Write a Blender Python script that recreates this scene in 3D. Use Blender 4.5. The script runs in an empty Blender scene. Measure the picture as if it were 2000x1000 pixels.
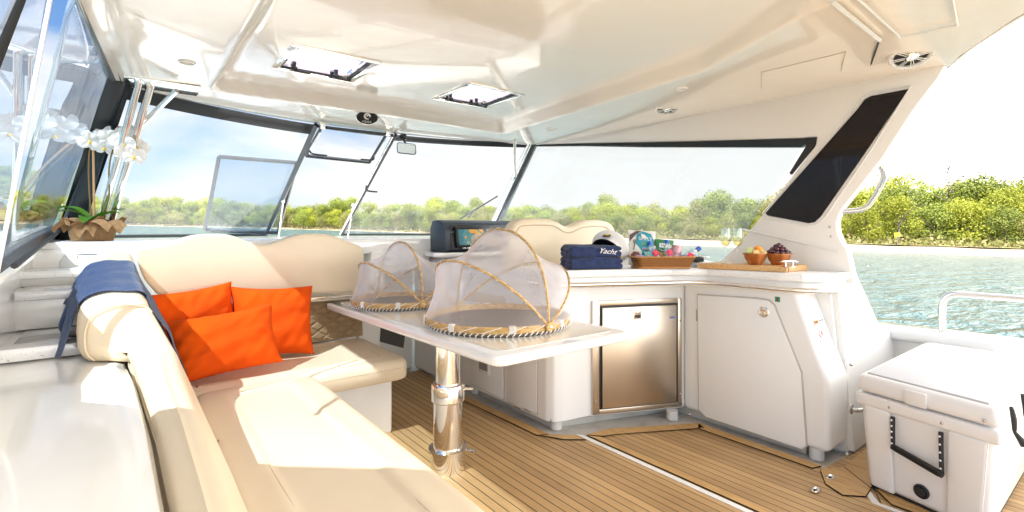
import bpy, bmesh, math, random
from mathutils import Vector, Matrix
random.seed(7)
R = math.radians
S = bpy.context.scene
COL = S.collection
# ------------------------------------------------------------------ camera
F, EYE, HZ = 970.0, 1.2, 450.0
YAW = math.atan2(750, 970)
SN, CS = math.sin(YAW), math.cos(YAW)
cam = bpy.data.cameras.new('camera'); cam_o = bpy.data.objects.new('camera', cam); COL.objects.link(cam_o)
cam.sensor_width = 36; cam.lens = F/2000*36; cam.shift_y = -(500-HZ)/2000
cam.clip_start = .02; cam.clip_end = 5000
cam_o.location = (0, 0, EYE); cam_o.rotation_euler = (R(90), 0, -YAW)
S.camera = cam_o
# ------------------------------------------------------------------ sky, sun, exposure
L = Vector((.62, .27, -.80)).normalized()           # direction the light travels
sun_el = math.asin(-L.z); sun_az = math.atan2(-L.x, -L.y)
W = bpy.data.worlds.new('World'); S.world = W; W.use_nodes = True
nt = W.node_tree; nt.nodes.clear()
def nn(t, k, **a):
    n = t.nodes.new(k)
    for q, v in a.items(): setattr(n, q, v)
    return n
wo = nn(nt, 'ShaderNodeOutputWorld'); bg = nn(nt, 'ShaderNodeBackground'); sky = nn(nt, 'ShaderNodeTexSky')
sky.sky_type = 'NISHITA'; sky.sun_disc = False; sky.sun_elevation = sun_el; sky.sun_rotation = sun_az
sky.air_density = 1.0; sky.dust_density = 1.5; sky.ozone_density = 2.0
tc = nn(nt, 'ShaderNodeTexCoord'); mp = nn(nt, 'ShaderNodeMapping'); mp.inputs['Scale'].default_value = (1, 1, 3.2)
mp.inputs['Location'].default_value = (.3, .7, .2)
n1 = nn(nt, 'ShaderNodeTexNoise'); n1.inputs['Scale'].default_value = 1.7; n1.inputs['Detail'].default_value = 7
n1.inputs['Roughness'].default_value = .55; n1.inputs['Distortion'].default_value = .6
cr = nn(nt, 'ShaderNodeValToRGB'); cr.color_ramp.elements[0].position = .36; cr.color_ramp.elements[1].position = .66
mx = nn(nt, 'ShaderNodeMix', data_type='RGBA'); mx.inputs[7].default_value = (7.3, 7.2, 7.0, 1)
sx = nn(nt, 'ShaderNodeSeparateXYZ'); m1 = nn(nt, 'ShaderNodeMath', operation='MULTIPLY_ADD')
m1.inputs[1].default_value = 1.0; m1.inputs[2].default_value = -.17
m2 = nn(nt, 'ShaderNodeMath', operation='ADD', use_clamp=True)
hz = nn(nt, 'ShaderNodeMapRange'); hz.inputs[1].default_value = 0; hz.inputs[2].default_value = .25
hz.inputs[3].default_value = .45; hz.inputs[4].default_value = 0
m3 = nn(nt, 'ShaderNodeMath', operation='ADD', use_clamp=True)
lk = nt.links.new
lk(tc.outputs['Generated'], mp.inputs[0]); lk(mp.outputs[0], n1.inputs[0]); lk(n1.outputs[0], cr.inputs[0])
lk(tc.outputs['Generated'], sx.inputs[0]); lk(sx.outputs[0], m1.inputs[0]); lk(cr.outputs[0], m2.inputs[0]); lk(m1.outputs[0], m2.inputs[1])
lk(sx.outputs[2], hz.inputs[0]); lk(m2.outputs[0], m3.inputs[0]); lk(hz.outputs[0], m3.inputs[1])
sd = nn(nt, 'ShaderNodeVectorMath', operation='DOT_PRODUCT'); sd.inputs[1].default_value = (.16, -.97, .12); lk(tc.outputs['Generated'], sd.inputs[0])
sr = nn(nt, 'ShaderNodeMapRange'); sr.inputs[1].default_value = -.2; sr.inputs[2].default_value = .7; sr.inputs[3].default_value = 2.3; sr.inputs[4].default_value = 16.5; lk(sd.outputs['Value'], sr.inputs[0])
cm = nn(nt, 'ShaderNodeVectorMath', operation='SCALE'); cm.inputs[0].default_value = (1.03, 1.0, .95); lk(sr.outputs[0], cm.inputs['Scale']); lk(cm.outputs[0], mx.inputs[7])
lk(m3.outputs[0], mx.inputs[0]); tn = nn(nt, 'ShaderNodeMix', data_type='RGBA', blend_type='MULTIPLY'); tn.inputs[0].default_value = 1; tn.inputs[7].default_value = (.26, .34, .42, 1); lk(sky.outputs[0], tn.inputs[6]); lk(tn.outputs[2], mx.inputs[6]); lk(mx.outputs[2], bg.inputs[0]); lk(bg.outputs[0], wo.inputs[0])
bg.inputs[1].default_value = .12
sl = bpy.data.lights.new('sun', 'SUN'); sl.energy = 3.6; sl.angle = R(.6); sl.color = (1, .95, .86)
so = bpy.data.objects.new('sun', sl); COL.objects.link(so); so.rotation_euler = L.to_track_quat('-Z', 'Y').to_euler()
S.view_settings.view_transform = 'Standard'; S.view_settings.look = 'None'; S.view_settings.exposure = 2.04
S.cycles.max_bounces = 14; S.cycles.transparent_max_bounces = 24; S.cycles.diffuse_bounces = 6; S.cycles.glossy_bounces = 6
# ------------------------------------------------------------------ helpers
def px_ray(px, py):
    u = (px-1000)/F
    return SN+CS*u, CS-SN*u, (HZ-py)/F
def on_z(px, py, z):
    r = px_ray(px, py); d = (z-EYE)/r[2]; return Vector((r[0]*d, r[1]*d, z))
def on_x(px, py, x):
    r = px_ray(px, py); d = x/r[0]; return Vector((x, r[1]*d, EYE+r[2]*d))
def on_y(px, py, y):
    r = px_ray(px, py); d = y/r[1]; return Vector((r[0]*d, y, EYE+r[2]*d))
def at_d(px, py, d):
    r = px_ray(px, py); return Vector((r[0]*d, r[1]*d, EYE+r[2]*d))

MATS = {}
def mat(name, col, rough=.5, metal=0, bump=None, var=None, coat=0, spec=None, emis=None, alpha=None, sheen=0, stretch=(1, 1, 1)):
    if name in MATS: return MATS[name]
    m = bpy.data.materials.new(name); m.use_nodes = True; t = m.node_tree; b = t.nodes['Principled BSDF']
    b.inputs['Base Color'].default_value = (*col, 1); b.inputs['Roughness'].default_value = rough; b.inputs['Metallic'].default_value = metal
    if coat: b.inputs['Coat Weight'].default_value = coat; b.inputs['Coat Roughness'].default_value = .03
    if spec is not None: b.inputs['Specular IOR Level'].default_value = spec
    if sheen: b.inputs['Sheen Weight'].default_value = sheen
    if emis: b.inputs['Emission Color'].default_value = (*emis[0], 1); b.inputs['Emission Strength'].default_value = emis[1]
    if bump or var:
        c = nn(t, 'ShaderNodeTexCoord'); mpn = nn(t, 'ShaderNodeMapping'); mpn.inputs['Scale'].default_value = stretch
        t.links.new(c.outputs['Object'], mpn.inputs[0])
    if bump:
        for_sc, st, dist = bump
        n = nn(t, 'ShaderNodeTexNoise'); n.inputs['Scale'].default_value = for_sc; n.inputs['Detail'].default_value = 3
        bp = nn(t, 'ShaderNodeBump'); bp.inputs['Strength'].default_value = st; bp.inputs['Distance'].default_value = dist
        t.links.new(mpn.outputs[0], n.inputs[0]); t.links.new(n.outputs[0], bp.inputs['Height']); t.links.new(bp.outputs[0], b.inputs['Normal'])
    if var:
        sc, c2, lo, hi = var
        n = nn(t, 'ShaderNodeTexNoise'); n.inputs['Scale'].default_value = sc; n.inputs['Detail'].default_value = 5
        rp = nn(t, 'ShaderNodeValToRGB'); rp.color_ramp.elements[0].position = lo; rp.color_ramp.elements[1].position = hi
        rp.color_ramp.elements[0].color = (*col, 1); rp.color_ramp.elements[1].color = (*c2, 1)
        t.links.new(mpn.outputs[0], n.inputs[0]); t.links.new(n.outputs[0], rp.inputs[0]); t.links.new(rp.outputs[0], b.inputs['Base Color'])
    MATS[name] = m; return m

def glass_mat(name, tint, f0=.05, haze=0.0, power=5, hazecol=(.8, .85, .9)):
    m = bpy.data.materials.new(name); m.use_nodes = True; t = m.node_tree; t.nodes.clear(); l = t.links.new
    o = nn(t, 'ShaderNodeOutputMaterial'); g = nn(t, 'ShaderNodeNewGeometry'); d = nn(t, 'ShaderNodeVectorMath', operation='DOT_PRODUCT')
    l(g.outputs['Incoming'], d.inputs[0]); l(g.outputs['Normal'], d.inputs[1])
    a = nn(t, 'ShaderNodeMath', operation='ABSOLUTE'); l(d.outputs['Value'], a.inputs[0])
    s = nn(t, 'ShaderNodeMath', operation='SUBTRACT'); s.inputs[0].default_value = 1; l(a.outputs[0], s.inputs[1])
    p = nn(t, 'ShaderNodeMath', operation='POWER'); p.inputs[1].default_value = power; l(s.outputs[0], p.inputs[0])
    f = nn(t, 'ShaderNodeMath', operation='MULTIPLY_ADD', use_clamp=True); f.inputs[1].default_value = 1-f0; f.inputs[2].default_value = f0; l(p.outputs[0], f.inputs[0])
    tr = nn(t, 'ShaderNodeBsdfTransparent'); tr.inputs[0].default_value = (*tint, 1)
    gl = nn(t, 'ShaderNodeBsdfGlossy'); gl.inputs['Roughness'].default_value = 0.0; gl.inputs[0].default_value = (.95, .97, 1, 1)
    m_ = nn(t, 'ShaderNodeMixShader'); l(f.outputs[0], m_.inputs[0]); l(tr.outputs[0], m_.inputs[1]); l(gl.outputs[0], m_.inputs[2])
    if haze:
        df = nn(t, 'ShaderNodeBsdfDiffuse'); df.inputs[0].default_value = (*hazecol, 1)
        tl = nn(t, 'ShaderNodeBsdfTranslucent'); tl.inputs[0].default_value = (*hazecol, 1)
        ad = nn(t, 'ShaderNodeMixShader'); ad.inputs[0].default_value = .5; l(df.outputs[0], ad.inputs[1]); l(tl.outputs[0], ad.inputs[2])
        mh = nn(t, 'ShaderNodeMixShader'); mh.inputs[0].default_value = haze; l(m_.outputs[0], mh.inputs[1]); l(ad.outputs[0], mh.inputs[2])
        l(mh.outputs[0], o.inputs[0])
    else: l(m_.outputs[0], o.inputs[0])
    MATS[name] = m; return m

GEL = mat('white_gelcoat', (.82, .81, .78), .16, coat=.5, bump=(1.3, .12, .05))
GELW = mat('warm_gelcoat', (.83, .825, .81), .3, coat=.2, bump=(2.5, .08, .03))
CEIL = mat('ceiling_gelcoat', (.85, .80, .715), .14, coat=.6, bump=(1.1, .30, .06))
WALL = mat('wall_gelcoat', (.83, .80, .76), .28, coat=.25, bump=(1.5, .08, .04))
VINYL = mat('cream_vinyl', (.74, .625, .455), .42, bump=(420, .25, .001), var=(3.0, (.70, .585, .42), .35, .7))
VINYL2 = mat('tan_vinyl', (.50, .345, .19), .45, bump=(420, .18, .0008))
ORANGE = mat('orange_linen', (.74, .085, .001), .9, spec=.15, bump=(260, .5, .002), var=(5, (.60, .06, .002), .35, .7), sheen=0, stretch=(1, 1, .35))
NAVY = mat('navy_towel', (.013, .026, .085), .95, bump=(160, .9, .006), sheen=.15, var=(40, (.022, .04, .125), .4, .65))
BLUET = mat('blue_towel', (.045, .11, .29), .95, bump=(70, .8, .008), sheen=.5, var=(30, (.055, .125, .30), .4, .65), stretch=(1, 2.5, 1))
CHROME = mat('chrome', (.86, .84, .80), .06, 1)
STEELT = mat('satin_tube', (.55, .54, .52), .16, 1)
STEEL = mat('brushed_steel', (.66, .58, .48), .3, 1, bump=(60, .05, .001), stretch=(60, 60, 1))
BLACK = mat('black_frame', (.012, .014, .016), .3)
RUB = mat('black_rubber', (.015, .015, .016), .6)
DGREY = mat('grey_frame', (.06, .065, .07), .3, .5)
SCREWM = mat('screw_steel', (.5, .48, .45), .25, 1)
STONE = mat('speckled_stone', (.80, .80, .79), .12, coat=.5, var=(160, (.42, .41, .40), .62, .70))
TABLE = mat('table_white', (.82, .815, .80), .07, coat=.9)
PLAST = mat('cooler_plastic', (.79, .78, .77), .33, bump=(140, .06, .001))
PLASTG = mat('cooler_pad', (.50, .50, .52), .5)
BAMBOO = mat('bamboo', (.62, .40, .15), .4, var=(26, (.42, .24, .07), .4, .66), stretch=(1, 1, 4))
LACE = mat('white_lacing', (.82, .80, .76), .7)
WICK = mat('tray_weave', (.70, .60, .48), .7, bump=(90, 1, .004), var=(120, (.86, .82, .76), .40, .5))
BURLAP = mat('burlap', (.50, .31, .15), .95, bump=(150, 1, .004), var=(50, (.38, .22, .10), .35, .7))
LEAFP = mat('orchid_leaf', (.10, .26, .02), .35)
STEMM = mat('orchid_stem', (.14, .09, .02), .6)
PETAL = mat('orchid_petal', (.85, .84, .80), .5)
YEL = mat('orchid_throat', (.80, .52, .05), .5)
GLASS = glass_mat('window_glass', (.91, .935, .95), .035, .055)
GLASSP = glass_mat('side_window_glass', (.72, .80, .88), .22, .0, 3)
TINT = glass_mat('tinted_glass', (.50, .62, .74), .05, .03)
HATCHG = glass_mat('hatch_glass', (.80, .78, .86), .10, .55, hazecol=(.82, .78, .90))
CLEARG = glass_mat('clear_glass', (.96, .98, .97), .07, 0, 3)
WINE = glass_mat('pale_wine', (.95, .92, .68), .06, .08, 4, (.85, .78, .35))
BOTTLE = glass_mat('bottle_plastic', (.80, .90, .95), .1, .16)
NET = None
DARKG = mat('dark_glass', (.012, .006, .004), .03, spec=.35, bump=(2, .05, .03))
def net_mat():
    m = bpy.data.materials.new('white_net'); m.use_nodes = True; t = m.node_tree; t.nodes.clear(); l = t.links.new
    o = nn(t, 'ShaderNodeOutputMaterial'); tr = nn(t, 'ShaderNodeBsdfTransparent'); df = nn(t, 'ShaderNodeBsdfDiffuse'); tl = nn(t, 'ShaderNodeBsdfTranslucent')
    df.inputs[0].default_value = (.93, .90, .94, 1); tl.inputs[0].default_value = (.93, .90, .94, 1)
    a = nn(t, 'ShaderNodeMixShader'); a.inputs[0].default_value = .45; l(df.outputs[0], a.inputs[1]); l(tl.outputs[0], a.inputs[2])
    g = nn(t, 'ShaderNodeNewGeometry'); d = nn(t, 'ShaderNodeVectorMath', operation='DOT_PRODUCT'); l(g.outputs['Incoming'], d.inputs[0]); l(g.outputs['Normal'], d.inputs[1])
    ab = nn(t, 'ShaderNodeMath', operation='ABSOLUTE'); l(d.outputs['Value'], ab.inputs[0])
    mr = nn(t, 'ShaderNodeMapRange'); mr.inputs[1].default_value = 0; mr.inputs[2].default_value = 1; mr.inputs[3].default_value = .68; mr.inputs[4].default_value = .17
    l(ab.outputs[0], mr.inputs[0]); x = nn(t, 'ShaderNodeMixShader'); l(mr.outputs[0], x.inputs[0]); l(tr.outputs[0], x.inputs[1]); l(a.outputs[0], x.inputs[2]); l(x.outputs[0], o.inputs[0])
    MATS['white_net'] = m; return m
NET = net_mat()

class G:
    """collects geometry for ONE mesh object, world coordinates"""
    def __init__(s): s.bm = bmesh.new()
    def _merge(s, b):
        me = bpy.data.meshes.new('t'); b.to_mesh(me); b.free(); s.bm.from_mesh(me); bpy.data.meshes.remove(me); return s
    def hexa(s, p, bevel=0, seg=2):            # p: 8 points, bottom 4 ccw then top 4
        b = bmesh.new(); v = [b.verts.new(q) for q in p]
        for f in ((3, 2, 1, 0), (4, 5, 6, 7), (0, 1, 5, 4), (1, 2, 6, 5), (2, 3, 7, 6), (3, 0, 4, 7)): b.faces.new([v[i] for i in f])
        if bevel: bmesh.ops.bevel(b, geom=b.edges[:], offset=bevel, segments=seg, affect='EDGES', profile=.5)
        return s._merge(b)
    def box(s, x0, x1, y0, y1, z0, z1, bevel=0, seg=2):
        return s.hexa([(x0, y0, z0), (x1, y0, z0), (x1, y1, z0), (x0, y1, z0), (x0, y0, z1), (x1, y0, z1), (x1, y1, z1), (x0, y1, z1)], bevel, seg)
    def prism(s, poly, vec, bevel=0, seg=2):   # poly: 3D points, extruded by vec
        b = bmesh.new(); vec = Vector(vec); n = len(poly)
        a = [b.verts.new(q) for q in poly]; c = [b.verts.new(Vector(q)+vec) for q in poly]
        b.faces.new(a); b.faces.new(c[::-1])
        for i in range(n): b.faces.new((a[i], c[i], c[(i+1) % n], a[(i+1) % n]))
        bmesh.ops.recalc_face_normals(b, faces=b.faces[:])
        if bevel: bmesh.ops.bevel(b, geom=b.edges[:], offset=bevel, segments=seg, affect='EDGES', profile=.5)
        return s._merge(b)
    def tube(s, pts, r, n=10, smooth=0, closed=False):
        pts = [Vector(p) for p in pts]
        if smooth: pts = spline(pts, smooth, closed)
        m = len(pts); rr = r if callable(r) else (lambda t: r)
        b = bmesh.new(); rings = []
        up = Vector((0, 0, 1)); t0 = (pts[1]-pts[0]).normalized()
        if abs(t0.dot(up)) > .9: up = Vector((1, 0, 0))
        nrm = (up-t0*up.dot(t0)).normalized()
        for i, p in enumerate(pts):
            if closed: t = (pts[(i+1) % m]-pts[i-1]).normalized()
            else: t = (pts[min(i+1, m-1)]-pts[max(i-1, 0)]).normalized()
            nrm = (nrm-t*nrm.dot(t)).normalized(); bi = t.cross(nrm); q = rr(i/(m-1))
            rings.append([b.verts.new(p+(nrm*math.cos(2*math.pi*k/n)+bi*math.sin(2*math.pi*k/n))*q) for k in range(n)])
        for i in range(m if closed else m-1):
            A, B = rings[i], rings[(i+1) % m]
            for k in range(n): b.faces.new((A[k], A[(k+1) % n], B[(k+1) % n], B[k]))
        if not closed: b.faces.new(rings[0][::-1]); b.faces.new(rings[-1])
        bmesh.ops.recalc_face_normals(b, faces=b.faces[:])
        return s._merge(b)
    def lathe(s, prof, c, axis=(0, 0, 1), n=28, sq=(1, 1)):  # prof: (r,h)
        q = Vector((0, 0, 1)).rotation_difference(Vector(axis).normalized()); c = Vector(c); b = bmesh.new(); rings = []
        for r, h in prof:
            rings.append([b.verts.new(c+q@Vector((max(r, 1e-4)*sq[0]*math.cos(2*math.pi*k/n), max(r, 1e-4)*sq[1]*math.sin(2*math.pi*k/n), h))) for k in range(n)])
        for A, B in zip(rings, rings[1:]):
            for k in range(n): b.faces.new((A[k], A[(k+1) % n], B[(k+1) % n], B[k]))
        b.faces.new(rings[0][::-1]); b.faces.new(rings[-1])
        return s._merge(b)
    def grid(s, f, nu, nv, thick=0, closeu=False):
        b = bmesh.new(); V = [[b.verts.new(f(i/nu, j/nv)) for j in range(nv+1)] for i in range(nu+(0 if closeu else 1))]
        m = len(V)
        for i in range(nu):
            for j in range(nv): b.faces.new((V[i][j], V[(i+1) % m][j], V[(i+1) % m][j+1], V[i][j+1]))
        if thick: bmesh.ops.solidify(b, geom=b.faces[:], thickness=thick)
        return s._merge(b)
    def ball(s, c, r, sub=2, sc=(1, 1, 1), rot=None):
        b = bmesh.new(); bmesh.ops.create_icosphere(b, subdivisions=sub, radius=r)
        M = Matrix.Translation(c) @ (rot.to_4x4() if rot else Matrix()) @ Matrix.Diagonal((*sc, 1)); bmesh.ops.transform(b, matrix=M, verts=b.verts[:])
        return s._merge(b)
    def quads(s, qs):
        for q in qs: s.bm.faces.new([s.bm.verts.new(p) for p in q])
        return s
def spline(pts, k, closed=False):
    n = len(pts); out = []
    for i in range(n if closed else n-1):
        if closed: p = [pts[(i-1) % n], pts[i], pts[(i+1) % n], pts[(i+2) % n]]
        else: p = [pts[max(i-1, 0)], pts[i], pts[i+1], pts[min(i+2, n-1)]]
        for j in range(k):
            t = j/k; out.append(.5*((2*p[1])+(p[2]-p[0])*t+(2*p[0]-5*p[1]+4*p[2]-p[3])*t*t+(3*p[1]-p[0]-3*p[2]+p[3])*t**3))
    if not closed: out.append(pts[-1])
    return out
BASE = {}
def to_obj(name, g, m, loc, sharp=35, smooth=True):
    me = bpy.data.meshes.new(name)
    bmesh.ops.translate(g.bm, vec=-Vector(loc), verts=g.bm.verts[:])
    g.bm.to_mesh(me); g.bm.free()
    if smooth: me.shade_smooth(); me.set_sharp_from_angle(angle=R(sharp))
    me.materials.append(m); o = bpy.data.objects.new(name, me); COL.objects.link(o); return o
def tags(o, label=None, cat=None, group=None, kind=None):
    for k, v in (('label', label), ('category', cat), ('group', group), ('kind', kind)):
        if v: o[k] = v
def thing(name, label, cat, loc=(0, 0, 0), group=None):
    o = bpy.data.objects.new(name, None); COL.objects.link(o); o.location = loc; o.empty_display_size = .1
    BASE[o.name] = Vector(loc); tags(o, label, cat, group); return o
def part(name, g, m, parent, label=None, sharp=35, smooth=True, kind=None):
    loc = BASE[parent.name]; o = to_obj(name, g, m, loc, sharp, smooth); o.parent = parent; BASE[o.name] = loc
    tags(o, label, kind=kind); return o
def solo(name, g, m, label, cat, loc=(0, 0, 0), group=None, sharp=35, smooth=True):
    o = to_obj(name, g, m, loc, sharp, smooth); o.location = loc; BASE[o.name] = Vector(loc); tags(o, label, cat, group); return o
def struct(name, g, m, smooth=True):
    o = to_obj(name, g, m, (0, 0, 0), 35, smooth); tags(o, kind='structure'); BASE[o.name] = Vector((0, 0, 0)); return o
def text(name, body, size, origin, right, up, m, parent, width=None, align='CENTER', label=None, shear=0):
    c = bpy.data.curves.new('txt', 'FONT'); c.body = body; c.size = size; c.extrude = .0004; c.align_x = align; c.align_y = 'CENTER'; c.space_line = .85; c.shear = shear
    o = bpy.data.objects.new('txt', c); COL.objects.link(o)
    bpy.context.view_layer.update()
    dg = bpy.context.evaluated_depsgraph_get(); me = bpy.data.meshes.new_from_object(o.evaluated_get(dg)); bpy.data.objects.remove(o)
    r = Vector(right).normalized(); u = Vector(up); u = (u-r*u.dot(r)).normalized(); n = r.cross(u)
    k = 1
    if width:
        xs = [v.co.x for v in me.vertices]; k = width/max(max(xs)-min(xs), 1e-5)
    org = Vector(origin)-BASE[parent.name]
    for v in me.vertices: v.co = org+r*v.co.x*k+u*v.co.y+n*v.co.z
    me.materials.clear(); me.materials.append(m); me.name = name
    ob = bpy.data.objects.new(name, me); COL.objects.link(ob); ob.parent = parent; tags(ob, label); BASE[ob.name] = BASE[parent.name]; return ob
def lerp(a, b, t): return a+(b-a)*t
def interp(tab, x):
    if x <= tab[0][0]: return tab[0][1]
    for (a, p), (b, q) in zip(tab, tab[1:]):
        if x <= b: return p+(q-p)*(x-a)/(b-a)
    return tab[-1][1]
def sstep(a, b, x):
    t = min(max((x-a)/(b-a), 0), 1); return t*t*(3-2*t)

# ------------------------------------------------------------------ sea and shore (the boat lies slightly tilted on the sea)
TA, TB = .018, -.0144
SEA = EYE-2.3
ex = Vector((1, 0, TB)).normalized(); ez = Vector((-TB, -TA, 1)).normalized(); ey = ez.cross(ex)
EM = Matrix((ex, ey, ez)).transposed()
def env(x, y, z): return Vector((0, 0, SEA)) + EM @ Vector((x, y, z))
def water_mat():
    m = bpy.data.materials.new('sea_water'); m.use_nodes = True; t = m.node_tree; b = t.nodes['Principled BSDF']; l = t.links.new
    b.inputs['Base Color'].default_value = (.06, .125, .14, 1); b.inputs['Roughness'].default_value = .12; b.inputs['IOR'].default_value = 1.33
    c = nn(t, 'ShaderNodeTexCoord'); mpn = nn(t, 'ShaderNodeMapping'); mpn.inputs['Rotation'].default_value = (0, 0, R(35)); mpn.inputs['Scale'].default_value = (.55, 1.3, 1)
    l(c.outputs['Object'], mpn.inputs[0]); h = None
    for sc, st in ((.55, .75), (1.7, .36), (5, .10)):
        n = nn(t, 'ShaderNodeTexNoise'); n.inputs['Scale'].default_value = sc; n.inputs['Detail'].default_value = 4; n.inputs['Distortion'].default_value = .6; l(mpn.outputs[0], n.inputs[0])
        k = nn(t, 'ShaderNodeMath', operation='MULTIPLY'); k.inputs[1].default_value = st; l(n.outputs[0], k.inputs[0])
        if h is None: h = k
        else:
            a = nn(t, 'ShaderNodeMath', operation='ADD'); l(h.outputs[0], a.inputs[0]); l(k.outputs[0], a.inputs[1]); h = a
    bp = nn(t, 'ShaderNodeBump'); bp.inputs['Strength'].default_value = 1; bp.inputs['Distance'].default_value = 1.6; l(h.outputs[0], bp.inputs['Height']); l(bp.outputs[0], b.inputs['Normal'])
    return m
g = G(); g.grid(lambda u, v: env(-1600+3200*u, -1600+3200*v, 0), 8, 8); struct('water', g, water_mat())
# shoreline: distance by azimuth from straight ahead (degrees to starboard)
SH = [(-60, 260), (-10, 235), (0, 225), (12, 200), (22, 172), (30, 140), (40, 112), (52, 92), (62, 84), (72, 86), (82, 90), (95, 96), (120, 130)]
def shore(a): return interp(SH, a)
def shp(a, r, z):
    return env(math.sin(R(a))*r, math.cos(R(a))*r, z)
PROF = [(-6, -.6), (0, 0), (3, .35), (7, .7), (10, 1.0), (13, 1.3), (25, 1.8), (60, 3.0), (200, 6), (900, 8)]
def gz(q): return interp(PROF, q)
SAND = mat('beach_sand', (.36, .29, .20), .95, bump=(3, .6, .1), var=(.25, (.48, .39, .29), .4, .7))
GRD = mat('shore_ground', (.20, .20, .08), .95, var=(.5, (.34, .28, .15), .4, .65))
g = G(); g.grid(lambda u, v: shp(-60+180*u, shore(-60+180*u)+[-6, 0, 3, 7, 10][round(v*4)], [-.6, -.02, .3, .6, .85][round(v*4)]+.1*math.sin(u*190)*min(v, .6)), 180, 4); struct('beach', g, SAND)
g = G(); g.grid(lambda u, v: shp(-60+180*u, shore(-60+180*u)+[9.3, 13, 25, 60, 200, 900][round(v*5)], gz([9.3, 13, 25, 60, 200, 900][round(v*5)])+.06), 120, 5); struct('terrain', g, GRD)
def leaf_mat(name, c1, c2, c3):
    m = bpy.data.materials.new(name); m.use_nodes = True; t = m.node_tree; b = t.nodes['Principled BSDF']; l = t.links.new
    g_ = nn(t, 'ShaderNodeNewGeometry'); rp = nn(t, 'ShaderNodeValToRGB'); e = rp.color_ramp.elements
    e[0].color = (*c1, 1); e[1].color = (*c3, 1); k = e.new(.5); k.color = (*c2, 1)
    l(g_.outputs['Random Per Island'], rp.inputs[0]); oi = nn(t, 'ShaderNodeObjectInfo')
    mr = nn(t, 'ShaderNodeMapRange'); mr.inputs[3].default_value = .75; mr.inputs[4].default_value = 1.25; l(oi.outputs['Random'], mr.inputs[0])
    v = nn(t, 'ShaderNodeHueSaturation'); l(rp.outputs[0], v.inputs['Color']); l(mr.outputs[0], v.inputs['Value'])
    l(v.outputs[0], b.inputs['Base Color']); b.inputs['Roughness'].default_value = .7
    tl = nn(t, 'ShaderNodeBsdfTranslucent'); l(v.outputs[0], tl.inputs[0]); ms = nn(t, 'ShaderNodeMixShader'); ms.inputs[0].default_value = .35
    l(b.outputs[0], ms.inputs[1]); l(tl.outputs[0], ms.inputs[2]); l(ms.outputs[0], t.nodes['Material Output'].inputs[0]); return m
LM = [leaf_mat('spring_leaves', (.20, .23, .015), (.31, .34, .03), (.44, .43, .055)),
      leaf_mat('green_leaves', (.13, .18, .03), (.23, .28, .045), (.33, .36, .06)),
      leaf_mat('dull_leaves', (.17, .18, .05), (.27, .26, .08), (.36, .34, .12))]
BARK = mat('bark', (.16, .13, .10), .9)
def crown(seed, h, w, density=1.0, ls=.36):
    rr = random.Random(seed); g = G(); qs = []
    lobes = []
    for i in range(rr.randint(15, 19)):
        a = rr.random()*6.28; q = rr.random()**.6; zz = rr.uniform(.12, .86)
        k = (1-abs(zz-.42)*1.25)
        lobes.append((Vector((math.cos(a)*w*.36*q*k*1.3, math.sin(a)*w*.36*q*k*1.3, h*zz)), w*rr.uniform(.15, .27)))
    lobes.append((Vector((0, 0, h*.84)), w*.2))
    for c, r in lobes:
        for _ in range(int(230*density)):
            d = Vector((rr.gauss(0, 1), rr.gauss(0, 1), rr.gauss(0, 1)*.8)).normalized(); p = c+d*r*rr.uniform(.7, 1.1)
            if p.z < h*.02: continue
            s = ls*rr.uniform(.5, 1.15); nrm = (d+Vector((rr.gauss(0, .5), rr.gauss(0, .5), rr.gauss(0, .5)))).normalized()
            t = nrm.orthogonal().normalized(); t.rotate(Matrix.Rotation(rr.random()*6.28, 3, nrm)); b = nrm.cross(t)
            qs.append((p-t*s*.5, p-b*s*.32, p+t*s*.5, p+b*s*.36))
    g.quads(qs); return g
def trunk(seed, h, w):
    rr = random.Random(seed); g = G(); g.tube([(0, 0, -.5), (.1, .05, h*.3), (-.05, .1, h*.55), (.1, 0, h*.8)], lambda t: .22*(1-t*.75), 6, 3)
    for i in range(6):
        a = rr.random()*6.28; z0 = h*rr.uniform(.2, .5); q = w*.36
        g.tube([(0, 0, z0), (math.cos(a)*q*.5, math.sin(a)*q*.5, z0+h*.14), (math.cos(a)*q, math.sin(a)*q, z0+h*.3)], lambda t: .09*(1-t*.7), 5, 2)
    return g
protos = []
for i, (h, w, mi) in enumerate(((8, 8, 0), (9, 7.5, 0), (7, 7.5, 0), (8.5, 8, 1), (7.5, 7, 1), (9.5, 7, 1), (8, 7, 2), (7, 7.5, 2))):
    me1 = bpy.data.meshes.new('crown'); gg = crown(20+i, h, w); gg.bm.to_mesh(me1); gg.bm.free(); me1.materials.append(LM[mi])
    me2 = bpy.data.meshes.new('trunk'); gg = trunk(50+i, h, w); gg.bm.to_mesh(me2); gg.bm.free(); me2.shade_smooth(); me2.materials.append(BARK)
    protos.append((me1, me2, mi))
TLAB = {('a', 0): 'bright yellow-green tree in the wood ahead, behind the waterline trees', ('a', 1): 'mid green rounded tree in the wood ahead, behind the waterline trees', ('a', 2): 'dull olive tree in the wood ahead, behind the waterline trees',
        ('b', 0): 'yellow-green tree behind the sandy beach seen through the long side window', ('b', 1): 'leafy green tree behind the sandy beach seen through the long side window', ('b', 2): 'greyish brown-green tree behind the sandy beach seen through the long side window',
        ('c', 0): 'sunlit yellow-green tree on the near shore right of the pillar', ('c', 1): 'green tree on the near shore right of the pillar', ('c', 2): 'thin-leaved olive tree on the near shore right of the pillar'}
TGRP = {'a': 'trees of the wood ahead', 'b': 'trees behind the beach in the side window', 'c': 'trees on the shore past the pillar'}
SCL = [(-10, 1.0), (12, .98), (20, .95), (26, .95), (40, .86), (62, .88), (68, 1.0), (74, 1.25), (80, 1.36), (95, 1.38)]
ntree = 0; fc = {}
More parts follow.
